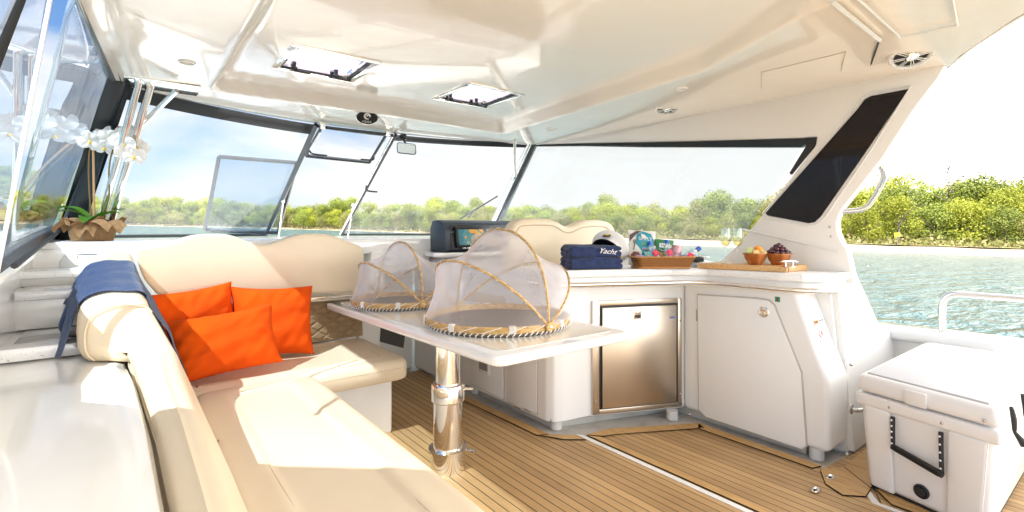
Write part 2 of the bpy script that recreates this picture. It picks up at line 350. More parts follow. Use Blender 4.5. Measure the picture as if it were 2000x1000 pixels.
KC = ['yellow-green', 'mid green', 'dull olive']
ORD = 'first second third fourth fifth sixth seventh eighth ninth tenth eleventh twelfth thirteenth fourteenth fifteenth sixteenth seventeenth eighteenth nineteenth twentieth'.split()
ORD += ['twenty-'+q for q in ORD[:9]]+['thirtieth']+['thirty-'+q for q in ORD[:9]]+['fortieth']+['forty-'+q for q in ORD[:9]]
FR = {'a': ('%s tree on the far waterline, %s from the left in the windshield', 'waterline trees ahead'), 'b': ('%s tree behind the beach, %s from the left in the side window', 'front trees behind the beach'), 'c': ('%s tree fronting the near wood, %s rightward from the pillar', 'front trees past the pillar')}
rt = random.Random(3)
for row, off in enumerate((14, 20, 27, 36, 48)):
    a = -7.0
    while a < 91:
        Dd = shore(a)+off+rt.uniform(-2, 2)-11*(1-sstep(30, 42, a)); sc = interp(SCL, a)*rt.uniform(.78, 1.12)*(1+row*.03)
        if row == 0: sc *= .72
        if a < 20: zone = 'a'
        elif a < 66: zone = 'b'
        else: zone = 'c'
        w = {'a': (.35, .40, .25), 'b': (.32, .38, .30), 'c': (.66, .2, .14)}[zone]; q = rt.random()
        mi = 0 if q < w[0] else (1 if q < w[0]+w[1] else 2)
        m1_, m2_, _ = rt.choice([p for p in protos if p[2] == mi])
        e = bpy.data.objects.new('broadleaf_tree', None); COL.objects.link(e); e.location = shp(a, Dd, gz(off)-.3)
        e.rotation_euler = (0, 0, rt.random()*6.28); e.scale = (sc*rt.uniform(.9, 1.25), sc, sc*rt.uniform(.85, 1.08))
        if row == 0:
            fc[zone] = fc.get(zone, 0)+1; tags(e, FR[zone][0] % (KC[mi], ORD[fc[zone]-1]), 'tree', FR[zone][1])
        else: tags(e, TLAB[(zone, mi)], 'tree', TGRP[zone])
        for nm, me in (('crown', m1_), ('trunk', m2_)):
            o = bpy.data.objects.new(nm, me); COL.objects.link(o); o.parent = e
        ntree += 1
        a += math.degrees(5.4*sc/Dd)*rt.uniform(.75, 1.05)*(1.0 if row < 3 else 1.3)
print('trees', ntree)
# undergrowth at the wood's edge and beach grass: uncountable
g = G(); rr = random.Random(9); qs = []
for i in range(15000):
    a = rr.uniform(-8, 92); q = rr.uniform(9.5, 17); c = shp(a, shore(a)+q-8.5*(1-sstep(30, 42, a)), gz(q)*sstep(20, 42, a)); hh = rr.uniform(.2, 1.7)*(.45+(q-9.5)/7); s = rr.uniform(.3, .6)
    c = c+Vector((0, 0, rr.random()*hh)); n_ = Vector((rr.gauss(0, 1), rr.gauss(0, 1), rr.gauss(0, .6))).normalized(); t_ = n_.orthogonal().normalized()*s*.5; b_ = n_.cross(t_)
    qs.append((c-t_, c-b_, c+t_, c+b_))
g.quads(qs); o = to_obj('undergrowth', g, leaf_mat('scrub', (.22, .17, .08), (.20, .22, .05), (.38, .32, .15)), (0, 0, 0), smooth=False)
tags(o, 'low scrub and dry grass along the back of the beach', 'undergrowth', kind='stuff')
# bare tree standing above the canopy, small signs on the beach
t = thing('bare_tree', 'leafless grey tree poking above the wood past the pillar', 'tree', shp(79.0, 112, 2))
c0 = BASE[t.name]; g = G(); g.tube([c0, c0+Vector((.2, .1, 6)), c0+Vector((0, 0, 13.2))], lambda q: .09*(1-q*.8), 6, 3); part('trunk', g, BARK, t)
g = G(); rr = random.Random(4)
for i in range(34):
    z0 = rr.uniform(6, 12.5); a = rr.random()*6.28; ln = rr.uniform(1, 2.4); p = c0+Vector((0, 0, z0)); ln *= 1.3; e_ = p+Vector((math.cos(a)*ln, math.sin(a)*ln, ln*.55)); g.tube([p, (p+e_)/2+Vector((0, 0, .1)), e_], lambda q: .05*(1-q*.6), 4)
part('crown', g, BARK, t)
SIGNY = mat('yellow_sign', (.70, .50, .04), .5)
t = thing('beach_marker', 'small yellow marker post on the far beach', 'marker', shp(75.5, shore(75.5)+9, .95)); c0 = BASE[t.name]
g = G(); g.tube([c0, c0+Vector((0, 0, 1.5))], .05, 6); part('post', g, BARK, t); g = G(); g.box(c0.x-.06, c0.x+.06, c0.y-.35, c0.y+.35, c0.z+1.3, c0.z+1.9, .02); part('panel', g, SIGNY, t)

# ------------------------------------------------------------------ deck
def teak_mat():
    m = bpy.data.materials.new('teak'); m.use_nodes = True; t = m.node_tree; b = t.nodes['Principled BSDF']; l = t.links.new
    c = nn(t, 'ShaderNodeTexCoord'); s = nn(t, 'ShaderNodeSeparateXYZ'); l(c.outputs['Object'], s.inputs[0])
    d = nn(t, 'ShaderNodeMath', operation='DIVIDE'); d.inputs[1].default_value = .0475; l(s.outputs[0], d.inputs[0])
    fr = nn(t, 'ShaderNodeMath', operation='FRACT'); l(d.outputs[0], fr.inputs[0]); fl = nn(t, 'ShaderNodeMath', operation='FLOOR'); l(d.outputs[0], fl.inputs[0])
    sm = nn(t, 'ShaderNodeMath', operation='LESS_THAN'); sm.inputs[1].default_value = .095; l(fr.outputs[0], sm.inputs[0])
    wn = nn(t, 'ShaderNodeTexWhiteNoise', noise_dimensions='1D'); l(fl.outputs[0], wn.inputs[1])
    mpn = nn(t, 'ShaderNodeMapping'); mpn.inputs['Scale'].default_value = (60, 3, 1); l(c.outputs['Object'], mpn.inputs[0])
    n = nn(t, 'ShaderNodeTexNoise'); n.inputs['Scale'].default_value = 2.2; n.inputs['Detail'].default_value = 6; l(mpn.outputs[0], n.inputs[0])
    n2 = nn(t, 'ShaderNodeTexNoise'); n2.inputs['Scale'].default_value = 2.0; n2.inputs['Detail'].default_value = 4; l(c.outputs['Object'], n2.inputs[0])
    a = nn(t, 'ShaderNodeMath', operation='MULTIPLY_ADD'); a.inputs[1].default_value = .42; l(wn.outputs[0], a.inputs[0])
    k = nn(t, 'ShaderNodeMath', operation='MULTIPLY_ADD'); k.inputs[1].default_value = .5; k.inputs[2].default_value = -.02; l(n.outputs[0], k.inputs[0]); l(k.outputs[0], a.inputs[2])
    a2 = nn(t, 'ShaderNodeMath', operation='MULTIPLY_ADD'); a2.inputs[1].default_value = .75; l(n2.outputs[0], a2.inputs[0]); l(a.outputs[0], a2.inputs[2])
    rp = nn(t, 'ShaderNodeValToRGB'); e = rp.color_ramp.elements; e[0].position = .3; e[0].color = (.25, .14, .053, 1); e[1].position = 1.0; e[1].color = (.52, .33, .145, 1); l(a2.outputs[0], rp.inputs[0])
    mxx = nn(t, 'ShaderNodeMix', data_type='RGBA'); mxx.inputs[7].default_value = (.018, .015, .012, 1); l(sm.outputs[0], mxx.inputs[0]); l(rp.outputs[0], mxx.inputs[6]); l(mxx.outputs[2], b.inputs['Base Color'])
    b.inputs['Roughness'].default_value = .55; bp = nn(t, 'ShaderNodeBump'); bp.inputs['Strength'].default_value = .35; bp.inputs['Distance'].default_value = .002
    iv = nn(t, 'ShaderNodeMath', operation='SUBTRACT'); iv.inputs[0].default_value = 1; l(sm.outputs[0], iv.inputs[1]); l(iv.outputs[0], bp.inputs['Height']); l(bp.outputs[0], b.inputs['Normal'])
    return m
TEAK = teak_mat()
TEAKM = mat('teak_margin', (.53, .32, .12), .5, var=(7, (.36, .19, .06), .45, .75), bump=(50, .3, .001), stretch=(8, 1, 1))
CAULK = mat('black_caulk', (.018, .015, .012), .7)
KICK = mat('grey_gelcoat', (.50, .48, .44), .35, var=(9, (.36, .32, .25), .5, .8))
g = G(); g.box(-.9, 3.95, -2.5, 5.2, -.35, -.012); struct('deck_base', g, KICK)
g = G(); P_ = [(.55, 3.86), (.55, -2.4), (2.075, -2.4), (2.075, 2.06), (2.02, 2.10), (1.955, 2.16), (1.93, 3.05), (1.98, 3.86)]
g.prism([(x, y, -.011) for x, y in P_], (0, 0, .011)); struct('deck_floor', g, TEAK, False)
g = G(); g.prism([(x, y, -.011) for x, y in [(2.112, -2.4), (2.585, -2.4), (2.585, .72), (2.73, .80), (3.3, .98), (2.78, 1.02), (2.80, 1.72), (2.30, 2.0), (2.112, 2.03)]], (0, 0, .011)); struct('deck_floor', g, TEAK, False)
g = G(); g.prism([(x, y, -.011) for x, y in [(2.615, -2.4), (3.86, -2.4), (3.86, .97), (3.32, .97), (2.74, .79), (2.615, .73)]], (0, 0, .011)); struct('deck_floor', g, TEAK, False)
WSTRIP = mat('white_strip', (.80, .78, .74), .35)
g = G(); g.prism([(x, y, -.0115) for x, y in [(2.079, -2.4), (2.108, -2.4), (2.108, 2.04), (2.079, 2.08)]], (0, 0, .014)); struct('deck_strip', g, WSTRIP, False)
g = G(); g.prism([(x, y, -.0115) for x, y in [(2.589, -2.4), (2.611, -2.4), (2.611, .74), (2.70, .80), (2.69, .825), (2.589, .76)]], (0, 0, .014)); struct('deck_strip', g, WSTRIP, False)
# margin boards with caulk edges (sheets 4 mm above the planking)
def margin(poly, z=.004):
    g = G(); g.quads([[(x, y, z-.001) for x, y in poly]]); struct('margin_seam', g, CAULK, False)
    c = Vector((sum(p[0] for p in poly)/len(poly), sum(p[1] for p in poly)/len(poly))); q = []
    n = len(poly)
    for i in range(n):
        p = Vector(poly[i]); a = (Vector(poly[i-1])-p).normalized(); b = (Vector(poly[(i+1) % n])-p).normalized(); s = max(abs(a.x*b.y-a.y*b.x), .25); q.append(p+(a+b)*.0032/s)
    g = G(); g.quads([[(p.x, p.y, z+.003) for p in q]]); struct('margin_board', g, TEAKM, False)
margin([(2.115, 2.035), (2.29, 2.01), (2.80, 1.73), (2.76, 1.66), (2.26, 1.935), (2.18, 1.955)])
margin([(2.72, 1.69), (2.80, 1.73), (2.785, 1.03), (2.72, 1.05)])
margin([(2.115, 2.03), (2.165, 1.955), (2.165, -2.0), (2.115, -2.0)])
margin([(1.955, 2.17), (1.885, 2.2), (1.86, 3.1), (1.93, 3.06)])
margin([(2.02, 2.10), (2.075, 2.06), (2.075, 1.98), (1.97, 2.06), (1.90, 2.19), (1.955, 2.165)])
margin([(2.60, .95), (2.73, 1.02), (2.86, .96), (2.72, .80), (2.62, .79), (2.55, .86)])
margin([(2.72, .80), (2.86, .96), (3.2, .97), (3.2, .88)])
margin([(2.63, .70), (2.72, .78), (2.98, .80), (2.98, .5), (2.63, .5)])
for i, (px, py) in enumerate(((1622, 933), (1593, 958))):
    c = on_z(px, py, .005); t = thing('deck_latch', ('oval chrome latch set in the teak, closer to the cabinet foot', 'oval chrome latch set in the teak, farther out from the cabinet')[i], 'deck latch', c, 'floor hatch latches')
    g = G(); g.lathe([(.0, 0), (.03, .001), (.03, .005), (.026, .007), (.02, .004), (0, .004)], c, n=20, sq=(1, .6)); part('ring', g, CHROME, t)
    g = G(); g.box(c.x-.012, c.x+.004, c.y-.005, c.y+.005, c.z+.003, c.z+.007, .001); part('slot', g, BLACK, t)

# ------------------------------------------------------------------ roof
XL = lambda y: interp([(-1, -.30), (1, -.22), (2.55, -.135), (3.65, -.06), (4.2, -.02)], y)
XR = lambda y: 3.20-.11*(max(0, y-2.2)/1.5)**2+.18*(1-sstep(.3, 1.0, y))
YA = lambda x: interp([(-1, -.9), (1.5, -.9), (2.2, -.32), (2.77, .33), (3.1, .56), (3.33, .66), (3.6, .72)], x)
YF = lambda x: 4.12-.19*(x-1.52)**2
TRAY = [(.40, 3.50), (2.60, 3.50), (2.42, 1.46), (2.10, .83), (1.9, -.5), (.40, -.5)]
def sdist(x, y, poly):
    inside = False; dm = 9; n = len(poly)
    for i in range(n):
        x0, y0 = poly[i]; x1, y1 = poly[(i+1) % n]
        if (y0 > y) != (y1 > y) and x < (x1-x0)*(y-y0)/(y1-y0)+x0: inside = not inside
        dx, dy = x1-x0, y1-y0; tt = min(max(((x-x0)*dx+(y-y0)*dy)/(dx*dx+dy*dy), 0), 1); dm = min(dm, math.hypot(x-x0-dx*tt, y-y0-dy*tt))
    return dm if inside else -dm
HATCHES = ((.66, 1.10, 2.64, 3.09), (1.72, 2.14, 2.65, 3.12))
def ceil_z(x, y):
    z = 2.05-.02*sstep(2.6, 3.2, x)+.075*sstep(-.005, .055, sdist(x, y, TRAY))+.012*math.sin((x-.4)*math.pi/2.1)
    z -= .03*(1-sstep(.25, .9, y))*0
    return z
roof = thing('cabin_roof', 'glossy cream moulded roof with a recessed centre panel', 'roof')
g = G()
xs = [(-1, 0)]
def rf(u, v, dz=0):
    x = -.15+3.5*u
    for _ in range(3):
        y = lerp(YA(x), YF(x), v); x = lerp(XL(y), XR(y), u)
    return x, y
NU, NV = 110, 150
def cf(u, v):
    x, y = rf(u, v); return (x, y, ceil_z(x, y))
b_ = bmesh.new(); V = [[b_.verts.new(cf(i/NU, j/NV)) for j in range(NV+1)] for i in range(NU+1)]
for i in range(NU):
    for j in range(NV):
        c = (V[i][j].co+V[i+1][j+1].co)/2
        if any(h[0]+.02 < c.x < h[1]-.02 and h[2]+.02 < c.y < h[3]-.02 for h in HATCHES): continue
        b_.faces.new((V[i][j], V[i][j+1], V[i+1][j+1], V[i+1][j]))
g._merge(b_); part('headliner', g, CEIL, roof, sharp=60)
def rt_(u, v):
    x, y = rf(u, v); e = min(u, 1-u, v, 1-v); return (x, y, 2.05+.20*sstep(0, .05, e)+.03)
b_ = bmesh.new(); NU2, NV2 = 60, 80; V = [[b_.verts.new(rt_(i/NU2, j/NV2)) for j in range(NV2+1)] for i in range(NU2+1)]
for i in range(NU2):
    for j in range(NV2):
        c = (V[i][j].co+V[i+1][j+1].co)/2
        if any(h[0]-.03 < c.x < h[1]+.03 and h[2]-.03 < c.y < h[3]+.03 for h in HATCHES): continue
        b_.faces.new((V[i][j], V[i+1][j], V[i+1][j+1], V[i][j+1]))
g = G(); g._merge(b_)
# rounded roof edge joining both skins
per = [rf(u/40, 0) for u in range(41)]+[rf(1, v/40) for v in range(1, 41)]+[rf(1-u/40, 1) for u in range(1, 41)]+[rf(0, 1-v/40) for v in range(1, 40)]
g.grid(lambda u, v: (lambda p: (p[0], p[1], lerp(ceil_z(*p)-.004, 2.085, v)))(per[round(u*len(per)) % len(per)]), len(per), 3)
part('roof_skin', g, GELW, roof, sharp=60)
# aft curved overhang lip (starboard quarter)
lp = []
for k in range(31):
    u = lerp(.42, 1, k/30); x, y = rf(u, 0); lp.append((x, y))
def lipf(u, v):
    i = u*30; x, y = lp[round(i)]; x1, y1 = lp[min(round(i)+1, 30)]; x0, y0 = lp[max(round(i)-1, 0)]
    t = Vector((x1-x0, y1-y0)).normalized(); n = Vector((t.y, -t.x)); a = v*math.pi
    return (x+n.x*.10*math.sin(a), y+n.y*.10*math.sin(a), 2.14-.10*math.cos(a)-.0)
g = G(); g.grid(lipf, 30, 10); part('edge_lip', g, GELW, roof, sharp=60)
# moulded access panels and seams in the ceiling
def outline(pts, z, w=.004, off=-.004):
    g = G(); P = [Vector((x, y, z+off)) for x, y in pts]; g.tube(P, w, 6, closed=True); return g
SEAM = mat('panel_seam', (.50, .45, .38), .4)
for pxs in (((1487, 140), (1652, 100), (1635, 165), (1487, 188)),):
    pts = [tuple(on_z(a, b, 2.035)[:2]) for a, b in pxs]; part('access_panel', outline(pts, 2.033, .0025, -.001), SEAM, roof)
pts = [tuple(on_z(a, b, 2.055)[:2]) for a, b in ((259, 86), (346, 98), (330, 150), (258, 140))]; part('access_panel', outline(pts, 2.052, .0032, -.002), SEAM, roof)
pts = [tuple(on_z(a, b, 2.04)[:2]) for a, b in ((1050, 262), (1090, 250), (1140, 252), (1105, 264))]; part('access_panel', outline(pts, 2.042, .0022, -.001), SEAM, roof)
g = G(); a = on_z(1625, 0, 2.04); b = on_z(1718, 75, 2.04); c = on_z(1690, 155, 2.035)
g.tube([a+Vector((-.3, -.35, -.006)), a-Vector((0, 0, .006)), b-Vector((0, 0, .008))], .009, 8); part('seam_trim', g, GEL, roof)
g = G(); g.tube([b-Vector((0, 0, .004)), c-Vector((0, 0, .004))], .004, 6); part('seam_trim', g, RUB, roof)
pts = [tuple(on_z(a, b, 2.04)[:2]) for a, b in ((1640, -40), (1760, 70), (1870, 45), (1850, -60))]; part('aft_panel', outline(pts, 2.035, .006, -.003), GELW, roof)
# roof hatches
for i, (x0, x1, y0, y1) in enumerate(HATCHES):
    z = ceil_z((x0+x1)/2, (y0+y1)/2)
    t = thing('roof_hatch', ('square glazed roof hatch in the cream ceiling, the larger and nearer one', 'square glazed roof hatch in the cream ceiling, the farther one near the side window')[i], 'roof hatch', ((x0+x1)/2, (y0+y1)/2, z), 'ceiling hatches')
    g = G()
    for a, b, c, d in ((x0-.015, x1+.015, y0-.015, y0+.02), (x0-.015, x1+.015, y1-.02, y1+.015), (x0-.015, x0+.02, y0+.02, y1-.02), (x1-.02, x1+.015, y0+.02, y1-.02)): g.box(a, b, c, d, z-.008, z+.11, .004)
    part('frame', g, CHROME, t)
    g = G()
    for a, b, c, d in ((x0+.02, x1-.02, y0+.021, y0+.032), (x0+.02, x1-.02, y1-.034, y1-.021), (x0+.021, x0+.033, y0+.033, y1-.035), (x1-.034, x1-.021, y0+.033, y1-.035)): g.box(a, b, c, d, z+.001, z+.012)
    part('seal', g, RUB, t)
    g = G(); g.box(x0+.034, x1-.034, y0+.033, y1-.035, z+.040, z+.050); part('pane', g, HATCHG, t)
    for hx in (x0+.10, x1-.10):
        g = G(); g.ball((hx, y1-.05, z+.002), .022, 2, (1, 1, .7)); g.tube([(hx, y1-.05, z-.006), (hx+.05, y1-.065, z-.012), (hx+.085, y1-.06, z-.010)], .008, 8); g.tube([(hx, y1-.05, z+.06), (hx, y1-.05, z-.01)], .012, 8); part('handle', g, BLACK, t)
    for hx in (x0+.028, x1-.028):
        g = G(); g.tube([(hx, y0+.08, z+.012), (hx, y0+.18, z+.006), (hx, y1-.22, z+.012)], .009, 8); part('hinge_arm', g, BLACK, t)
# speakers
def speaker(c, r, nrm, label):
    t = thing('roof_speaker', label, 'speaker', c, 'round ceiling speakers'); n = Vector(nrm).normalized(); q = Vector((0, 0, 1)).rotation_difference(n); c = Vector(c)
    g = G(); g.lathe([(r*.80, -.03), (r*.78, .006), (r*.86, .014), (r*.96, .010), (r, 0), (r, -.04)], c, n, 40); part('ring', g, GEL, t)
    g = G(); g.lathe([(r*.8, -.002), (r*.5, -.02+.022), (0, .001)], c, n, 32); part('cone', g, RUB, t)
    g = G()
    for k in range(8):
        a = k*math.pi/4+.2
        for da in (-.085, .085):
            p0 = q@Vector((math.cos(a+da*2)*r*.26, math.sin(a+da*2)*r*.26, .014)); p1 = q@Vector((math.cos(a+da)*r*.83, math.sin(a+da)*r*.83, .010)); g.tube([c+p0, c+p1], r*.024, 6)
    part('grille', g, GEL, t)
    g = G(); g.lathe([(r*.30, .004), (r*.30, .016), (r*.24, .020), (r*.22, .016), (0, .017)], c, n, 24); part('badge', g, CHROME, t)
    for k in range(4):
        a = k*math.pi/2+.6; g = G(); g.ball(c+q@Vector((math.cos(a)*r*.9, math.sin(a)*r*.9, .013)), r*.03, 1); part('screw', g, SCREWM, t)
p = on_z(1303, 211, 2.037); speaker(p, .082, (-.28, -.22, -1), 'small round white speaker above the long side window')
p = on_z(1780, 107, 2.03); speaker(p, .090, (-.42, -.30, -1), 'large round white speaker above the dark glass pillar')
for px, py, lab in ((1332, 174, 'round recessed light beside the small speaker'), (1075, 251, 'round recessed light above the forward window corner'), (365, 122, 'round recessed light near the chrome poles')):
    p = on_z(px, py, 2.045); p.z = ceil_z(p.x, p.y); t = thing('downlight', lab, 'downlight', p, 'recessed ceiling lights')
    g = G(); g.lathe([(.028, -.004), (.030, .008), (.036, .006), (.040, 0), (.040, -.004)], p, (0, 0, -1), 24); part('ring', g, GEL, t)
    g = G(); g.lathe([(.028, 0), (.0, .003)], p, (0, 0, -1), 20); part('lens', g, mat('light_lens', (.62, .60, .56), .2), t)
# oval badge on the header
p = on_z(717, 229, 2.035); n = Vector((-.12, -.80, -.58)).normalized(); t = thing('oval_badge', 'black oval badge with white eagle emblem on the ceiling header', 'badge', p)
q = Matrix.Rotation(0, 3, 'X'); rgt = Vector((1, -.16, 0)).normalized(); upv = n.cross(rgt).normalized()
if upv.z < 0: upv = -upv
def oval(rx, ry, z, k=40): return [p+rgt*rx*math.cos(2*math.pi*i/k)+upv*ry*math.sin(2*math.pi*i/k)+n*z for i in range(k)]
g = G(); g.prism(oval(.083, .056, -.02), n*.026, .002, 1); part('rim', g, CHROME, t)
g = G(); g.prism(oval(.077, .050, .004), n*.004); part('plate', g, BLACK, t)
WHT = mat('white_print', (.82, .82, .80), .5)
text('lettering', 'AQUILA', .024, p-upv*.032+n*.009, rgt, upv, WHT, t, .068)
g = G()
g.tube([p+n*.010+rgt*(.021*math.cos(a/10))+upv*(.012+.021*math.sin(a/10)) for a in range(8, 56, 3)], lambda q_: .003+.004*math.sin(q_*3.1), 6)
g.tube([p+n*.010+rgt*(.006+.011*math.cos(a/10))+upv*(.010+.011*math.sin(a/10)) for a in range(-5, 36, 3)], lambda q_: .002+.004*math.sin(q_*3.1), 6)
g.tube([p+n*.010+rgt*.004+upv*.030, p+n*.010+rgt*.018+upv*.022, p+n*.010+rgt*.022+upv*.012], lambda q_: .006*(1-q_*.7), 6); part('emblem', g, WHT, t)

# ------------------------------------------------------------------ windshield
def WT(x): return Vector((x, YF(x)+.0, 2.045))                       # top line
def WB(s): # bottom line param 0..1 port..starboard
    x = lerp(-.26, 3.30, s); return Vector((x, 5.62-.30*(x-1.52)**2, 1.155))
def ws(s, v):
    x = lerp(-.02, 3.09, s); return WB(s).lerp(WT(x), v)
ws_t = thing('windshield', 'raked wraparound front windshield with black top band', 'windshield', (1.5, 5, 1.15))
def s_of(x): return (x+.02)/3.11
SB, SC = s_of(1.187), s_of(1.863)
bs = lambda s: s
def bar(s0, v0, s1, v1, r, n=8, off=(0, 0, 0)): return [ws(lerp(s0, s1, k/n), lerp(v0, v1, k/n))+Vector(off) for k in range(n+1)]
for s0, s1 in ((0.0, SB), (SC, 1.0)):
    g = G(); g.grid(lambda u, v: ws(lerp(s0, s1, u), v), 24, 8, .006); part('pane', g, GLASS, ws_t)
g = G(); g.grid(lambda u, v: ws(u*SB, .93+.07*v)+Vector((0, -.012, -.004)), 24, 2, .004); part('top_band', g, BLACK, ws_t)
g = G(); g.grid(lambda u, v: ws(lerp(SC, 1, u), .955+.045*v)+Vector((0, -.012, -.004)), 24, 2, .004)
part('top_band', g, BLACK, ws_t)
for s0, s1 in ((0, SB), (SC, 1)): g = G(); g.tube(bar(s0, 0, s1, 0, 0, 16), .012, 6); part('bottom_seal', g, RUB, ws_t)
g = G(); g.tube(bar(SB, 0, SB, 1, 0, 4, (0, -.01, 0)), .022, 4); part('mullion', g, DGREY, ws_t)
g = G(); g.tube(bar(SC, 0, SC, 1, 0, 4, (0, -.01, 0)), .020, 4); part('mullion', g, BLACK, ws_t)
g = G(); g.tube(bar(SC-.007, 0, SC-.007, 1, 0, 4, (0, -.03, 0)), .009, 8); part('trim', g, CHROME, ws_t)
g = G(); g.tube(bar(SB, 1, SC, 1, 0, 6, (0, -.01, -.012)), .014, 8); part('centre_header', g, BLACK, ws_t)
# starboard corner post
g = G(); g.tube([ws(1, 0)+Vector((0, -.02, 0)), ws(1, 1)+Vector((.0, -.01, .02))], .055, 4); part('corner_post', g, DGREY, ws_t)
g = G(); g.tube([ws(.985, 0)+Vector((0, -.07, 0)), ws(.985, 1)+Vector((0, -.05, .02))], .028, 12); part('post_tube', g, CHROME, ws_t)
# centre opening hatch, hung open at the top
t = thing('opening_window', 'hinged clear window propped open in the centre of the windshield', 'window', (1.5, 4.1, 2.0))
A_ = on_y(628, 248, 4.02); B_ = on_y(755, 262, 4.05); C_ = on_y(722, 317, 4.30); D_ = on_y(597, 304, 4.30)
g = G(); g.tube([A_, B_], .012, 4); g.tube([B_, C_], .015, 4); g.tube([D_, C_], .015, 4); g.tube([A_, D_], .015, 4); part('frame', g, DGREY, t)
g = G(); g.grid(lambda u, v: A_.lerp(B_, u).lerp(D_.lerp(C_, u), v), 2, 2, .005); part('pane', g, GLASS, t)
for h0, dr in ((D_, 1), (C_, -1)):
    g = G(); q0 = h0.lerp(A_ if dr > 0 else B_, .18)+Vector((.0, -.03, 0)); g.tube([q0, q0+Vector((.02*dr, -.02, -.03)), q0+Vector((.13*dr, -.03, -.035))], .007, 6, 3); part('latch_handle', g, BLACK, t)
for q0 in (A_, B_):
    g = G(); g.box(q0.x-.02, q0.x+.02, q0.y-.04, q0.y+.0, q0.z-.02, q0.z+.03, .005); part('hinge', g, CHROME, t)
for h0, h1 in ((A_, D_), (B_, C_)):
    g = G(); g.tube([h0.lerp(h1, .2)+Vector((0, -.05, 0)), h0.lerp(h1, .8)+Vector((0, -.045, 0))], .008, 8); part('gas_strut', g, CHROME, t)
# chrome strut rods of the opening
for k, (px0, py0, px1, py1) in enumerate(((553, 393, 543, 470), (689, 400, 678, 470))):
    g = G(); p0 = on_y(px0, py0, 5.0); p1 = on_y(px1, py1, 5.1); g.tube([p0, p1], .008, 8); g.ball(p0, .018, 2)
    solo('support_rod', g, CHROME, ('thin chrome rod at the foot of the left windshield mullion', 'thin chrome rod at the foot of the right windshield mullion')[k], 'support rod', p0, 'thin chrome rods')
g = G(); p0 = on_y(716, 372, 4.62); g.tube([p0+Vector((0, 0, .05)), p0, p0+Vector((.10, -.02, -.01))], .010, 6, 3); solo('window_catch', g, BLACK, 'black catch handle on the right windshield mullion', 'window catch', p0)
# tinted sliding panel outside, behind the port pane
t = thing('tinted_screen', 'dark framed tinted screen standing behind the left windshield pane', 'screen', (.6, 5.6, 1.15))
Q = [on_y(428, 306, 4.95), on_y(580, 318, 4.75), on_y(543, 455, 5.45), on_y(400, 450, 5.55)]
g = G()
for a, b in ((0, 1), (1, 2), (2, 3), (3, 0)): g.tube([Q[a], Q[b]], .017, 4)
part('frame', g, DGREY, t); g = G(); g.grid(lambda u, v: Q[0].lerp(Q[1], u).lerp(Q[3].lerp(Q[2], u), v), 2, 2, .004); part('pane', g, TINT, t)
# mirror, wiper
t = thing('rear_view_mirror', 'small rear view mirror on a black suction cup', 'mirror', on_y(788, 278, 4.0)); c = BASE[t.name]
g = G(); g.lathe([(.035, .03), (.03, 0), (.012, -.01), (.0, -.012)], c+Vector((0, 0, .03)), (0, .6, 1), 18); g.tube([c+Vector((0, 0, .03)), on_y(795, 288, 3.98)], .009, 8); part('suction_mount', g, BLACK, t)
m0 = on_y(794, 290, 3.97); rg = Vector((.9, -.42, -.07)).normalized(); uu = Vector((0, .05, 1)); g = G()
def rrect(c, rg, uu, w, h, r, k=4):
    out = []
    for sx_, sy_, a0 in ((1, 1, 0), (-1, 1, 90), (-1, -1, 180), (1, -1, 270)):
        for j in range(k+1):
            a = R(a0+90*j/k); out.append(c+rg*(sx_*(w/2-r)+r*math.cos(a))+uu*(sy_*(h/2-r)+r*math.sin(a)))
    return out
g.prism(rrect(m0, rg, uu, .165, .095, .022), rg.cross(uu).normalized()*-.02); part('housing', g, BLACK, t)
g = G(); g.prism(rrect(m0+rg.cross(uu).normalized()*.0, rg, uu, .152, .083, .018), rg.cross(uu).normalized()*.003); part('mirror_glass', g, mat('mirror', (.85, .9, .92), .02, 1), t)
t = thing('windshield_wiper', 'black wiper resting on the outside of the right windshield pane', 'wiper', on_y(905, 425, 4.9))
g = G(); g.tube([on_y(898, 428, 4.93), on_y(972, 383, 4.55)], .010, 6); part('blade', g, BLACK, t); g = G(); g.tube([on_y(915, 425, 4.96), on_y(925, 412, 4.86), on_y(948, 398, 4.72)], .009, 6); part('arm', g, DGREY, t)
# forward bulkhead, dash ledge, foredeck
dash = thing('forward_dash', 'white moulded dash ledge under the windshield', 'dashboard', (1.5, 4.5, 0))
g = G(); pl = [(-.42, 5.0)]+[tuple((WB(k/16)+Vector((0, .08, 0)))[:2]) for k in range(17)]+[(3.36, 3.4), (2.9, 3.62), (1.4, 3.66), (-.42, 3.66)]
g.prism([(x, y, 1.02) for x, y in pl], (0, 0, .115), .012); part('ledge', g, GEL, dash)
g = G(); g.box(1.33, 1.98, 3.98, 4.1, -.01, 1.0, .02); part('bulkhead', g, GEL, dash)
g = G(); g.box(-.42, 1.34, 3.60, 3.75, 0, 1.10, .03, 3); part('bench_backing', g, GEL, dash)
g = G(); pq = [on_y(740, 625, 3.97), on_y(793, 640, 3.97), on_y(788, 680, 3.97), on_y(733, 665, 3.97)]; g.prism(pq, (0, .02, 0)); part('tinted_door', g, mat('companion_door', (.10, .10, .09), .1, coat=.5), dash)
g = G(); pq = [on_y(728, 626, 3.965), on_y(740, 628, 3.965), on_y(733, 665, 3.965), on_y(722, 660, 3.965)]; g.prism(pq, (0, .01, 0)); part('door_gap', g, BLACK, dash)
g = G(); pq = rrect(on_y(780, 500, 3.66), Vector((1, 0, 0)), Vector((0, 0, 1)), .30, .13, .06); g.prism(pq, (0, -.012, 0), .004); part('cubby_rim', g, GEL, dash)
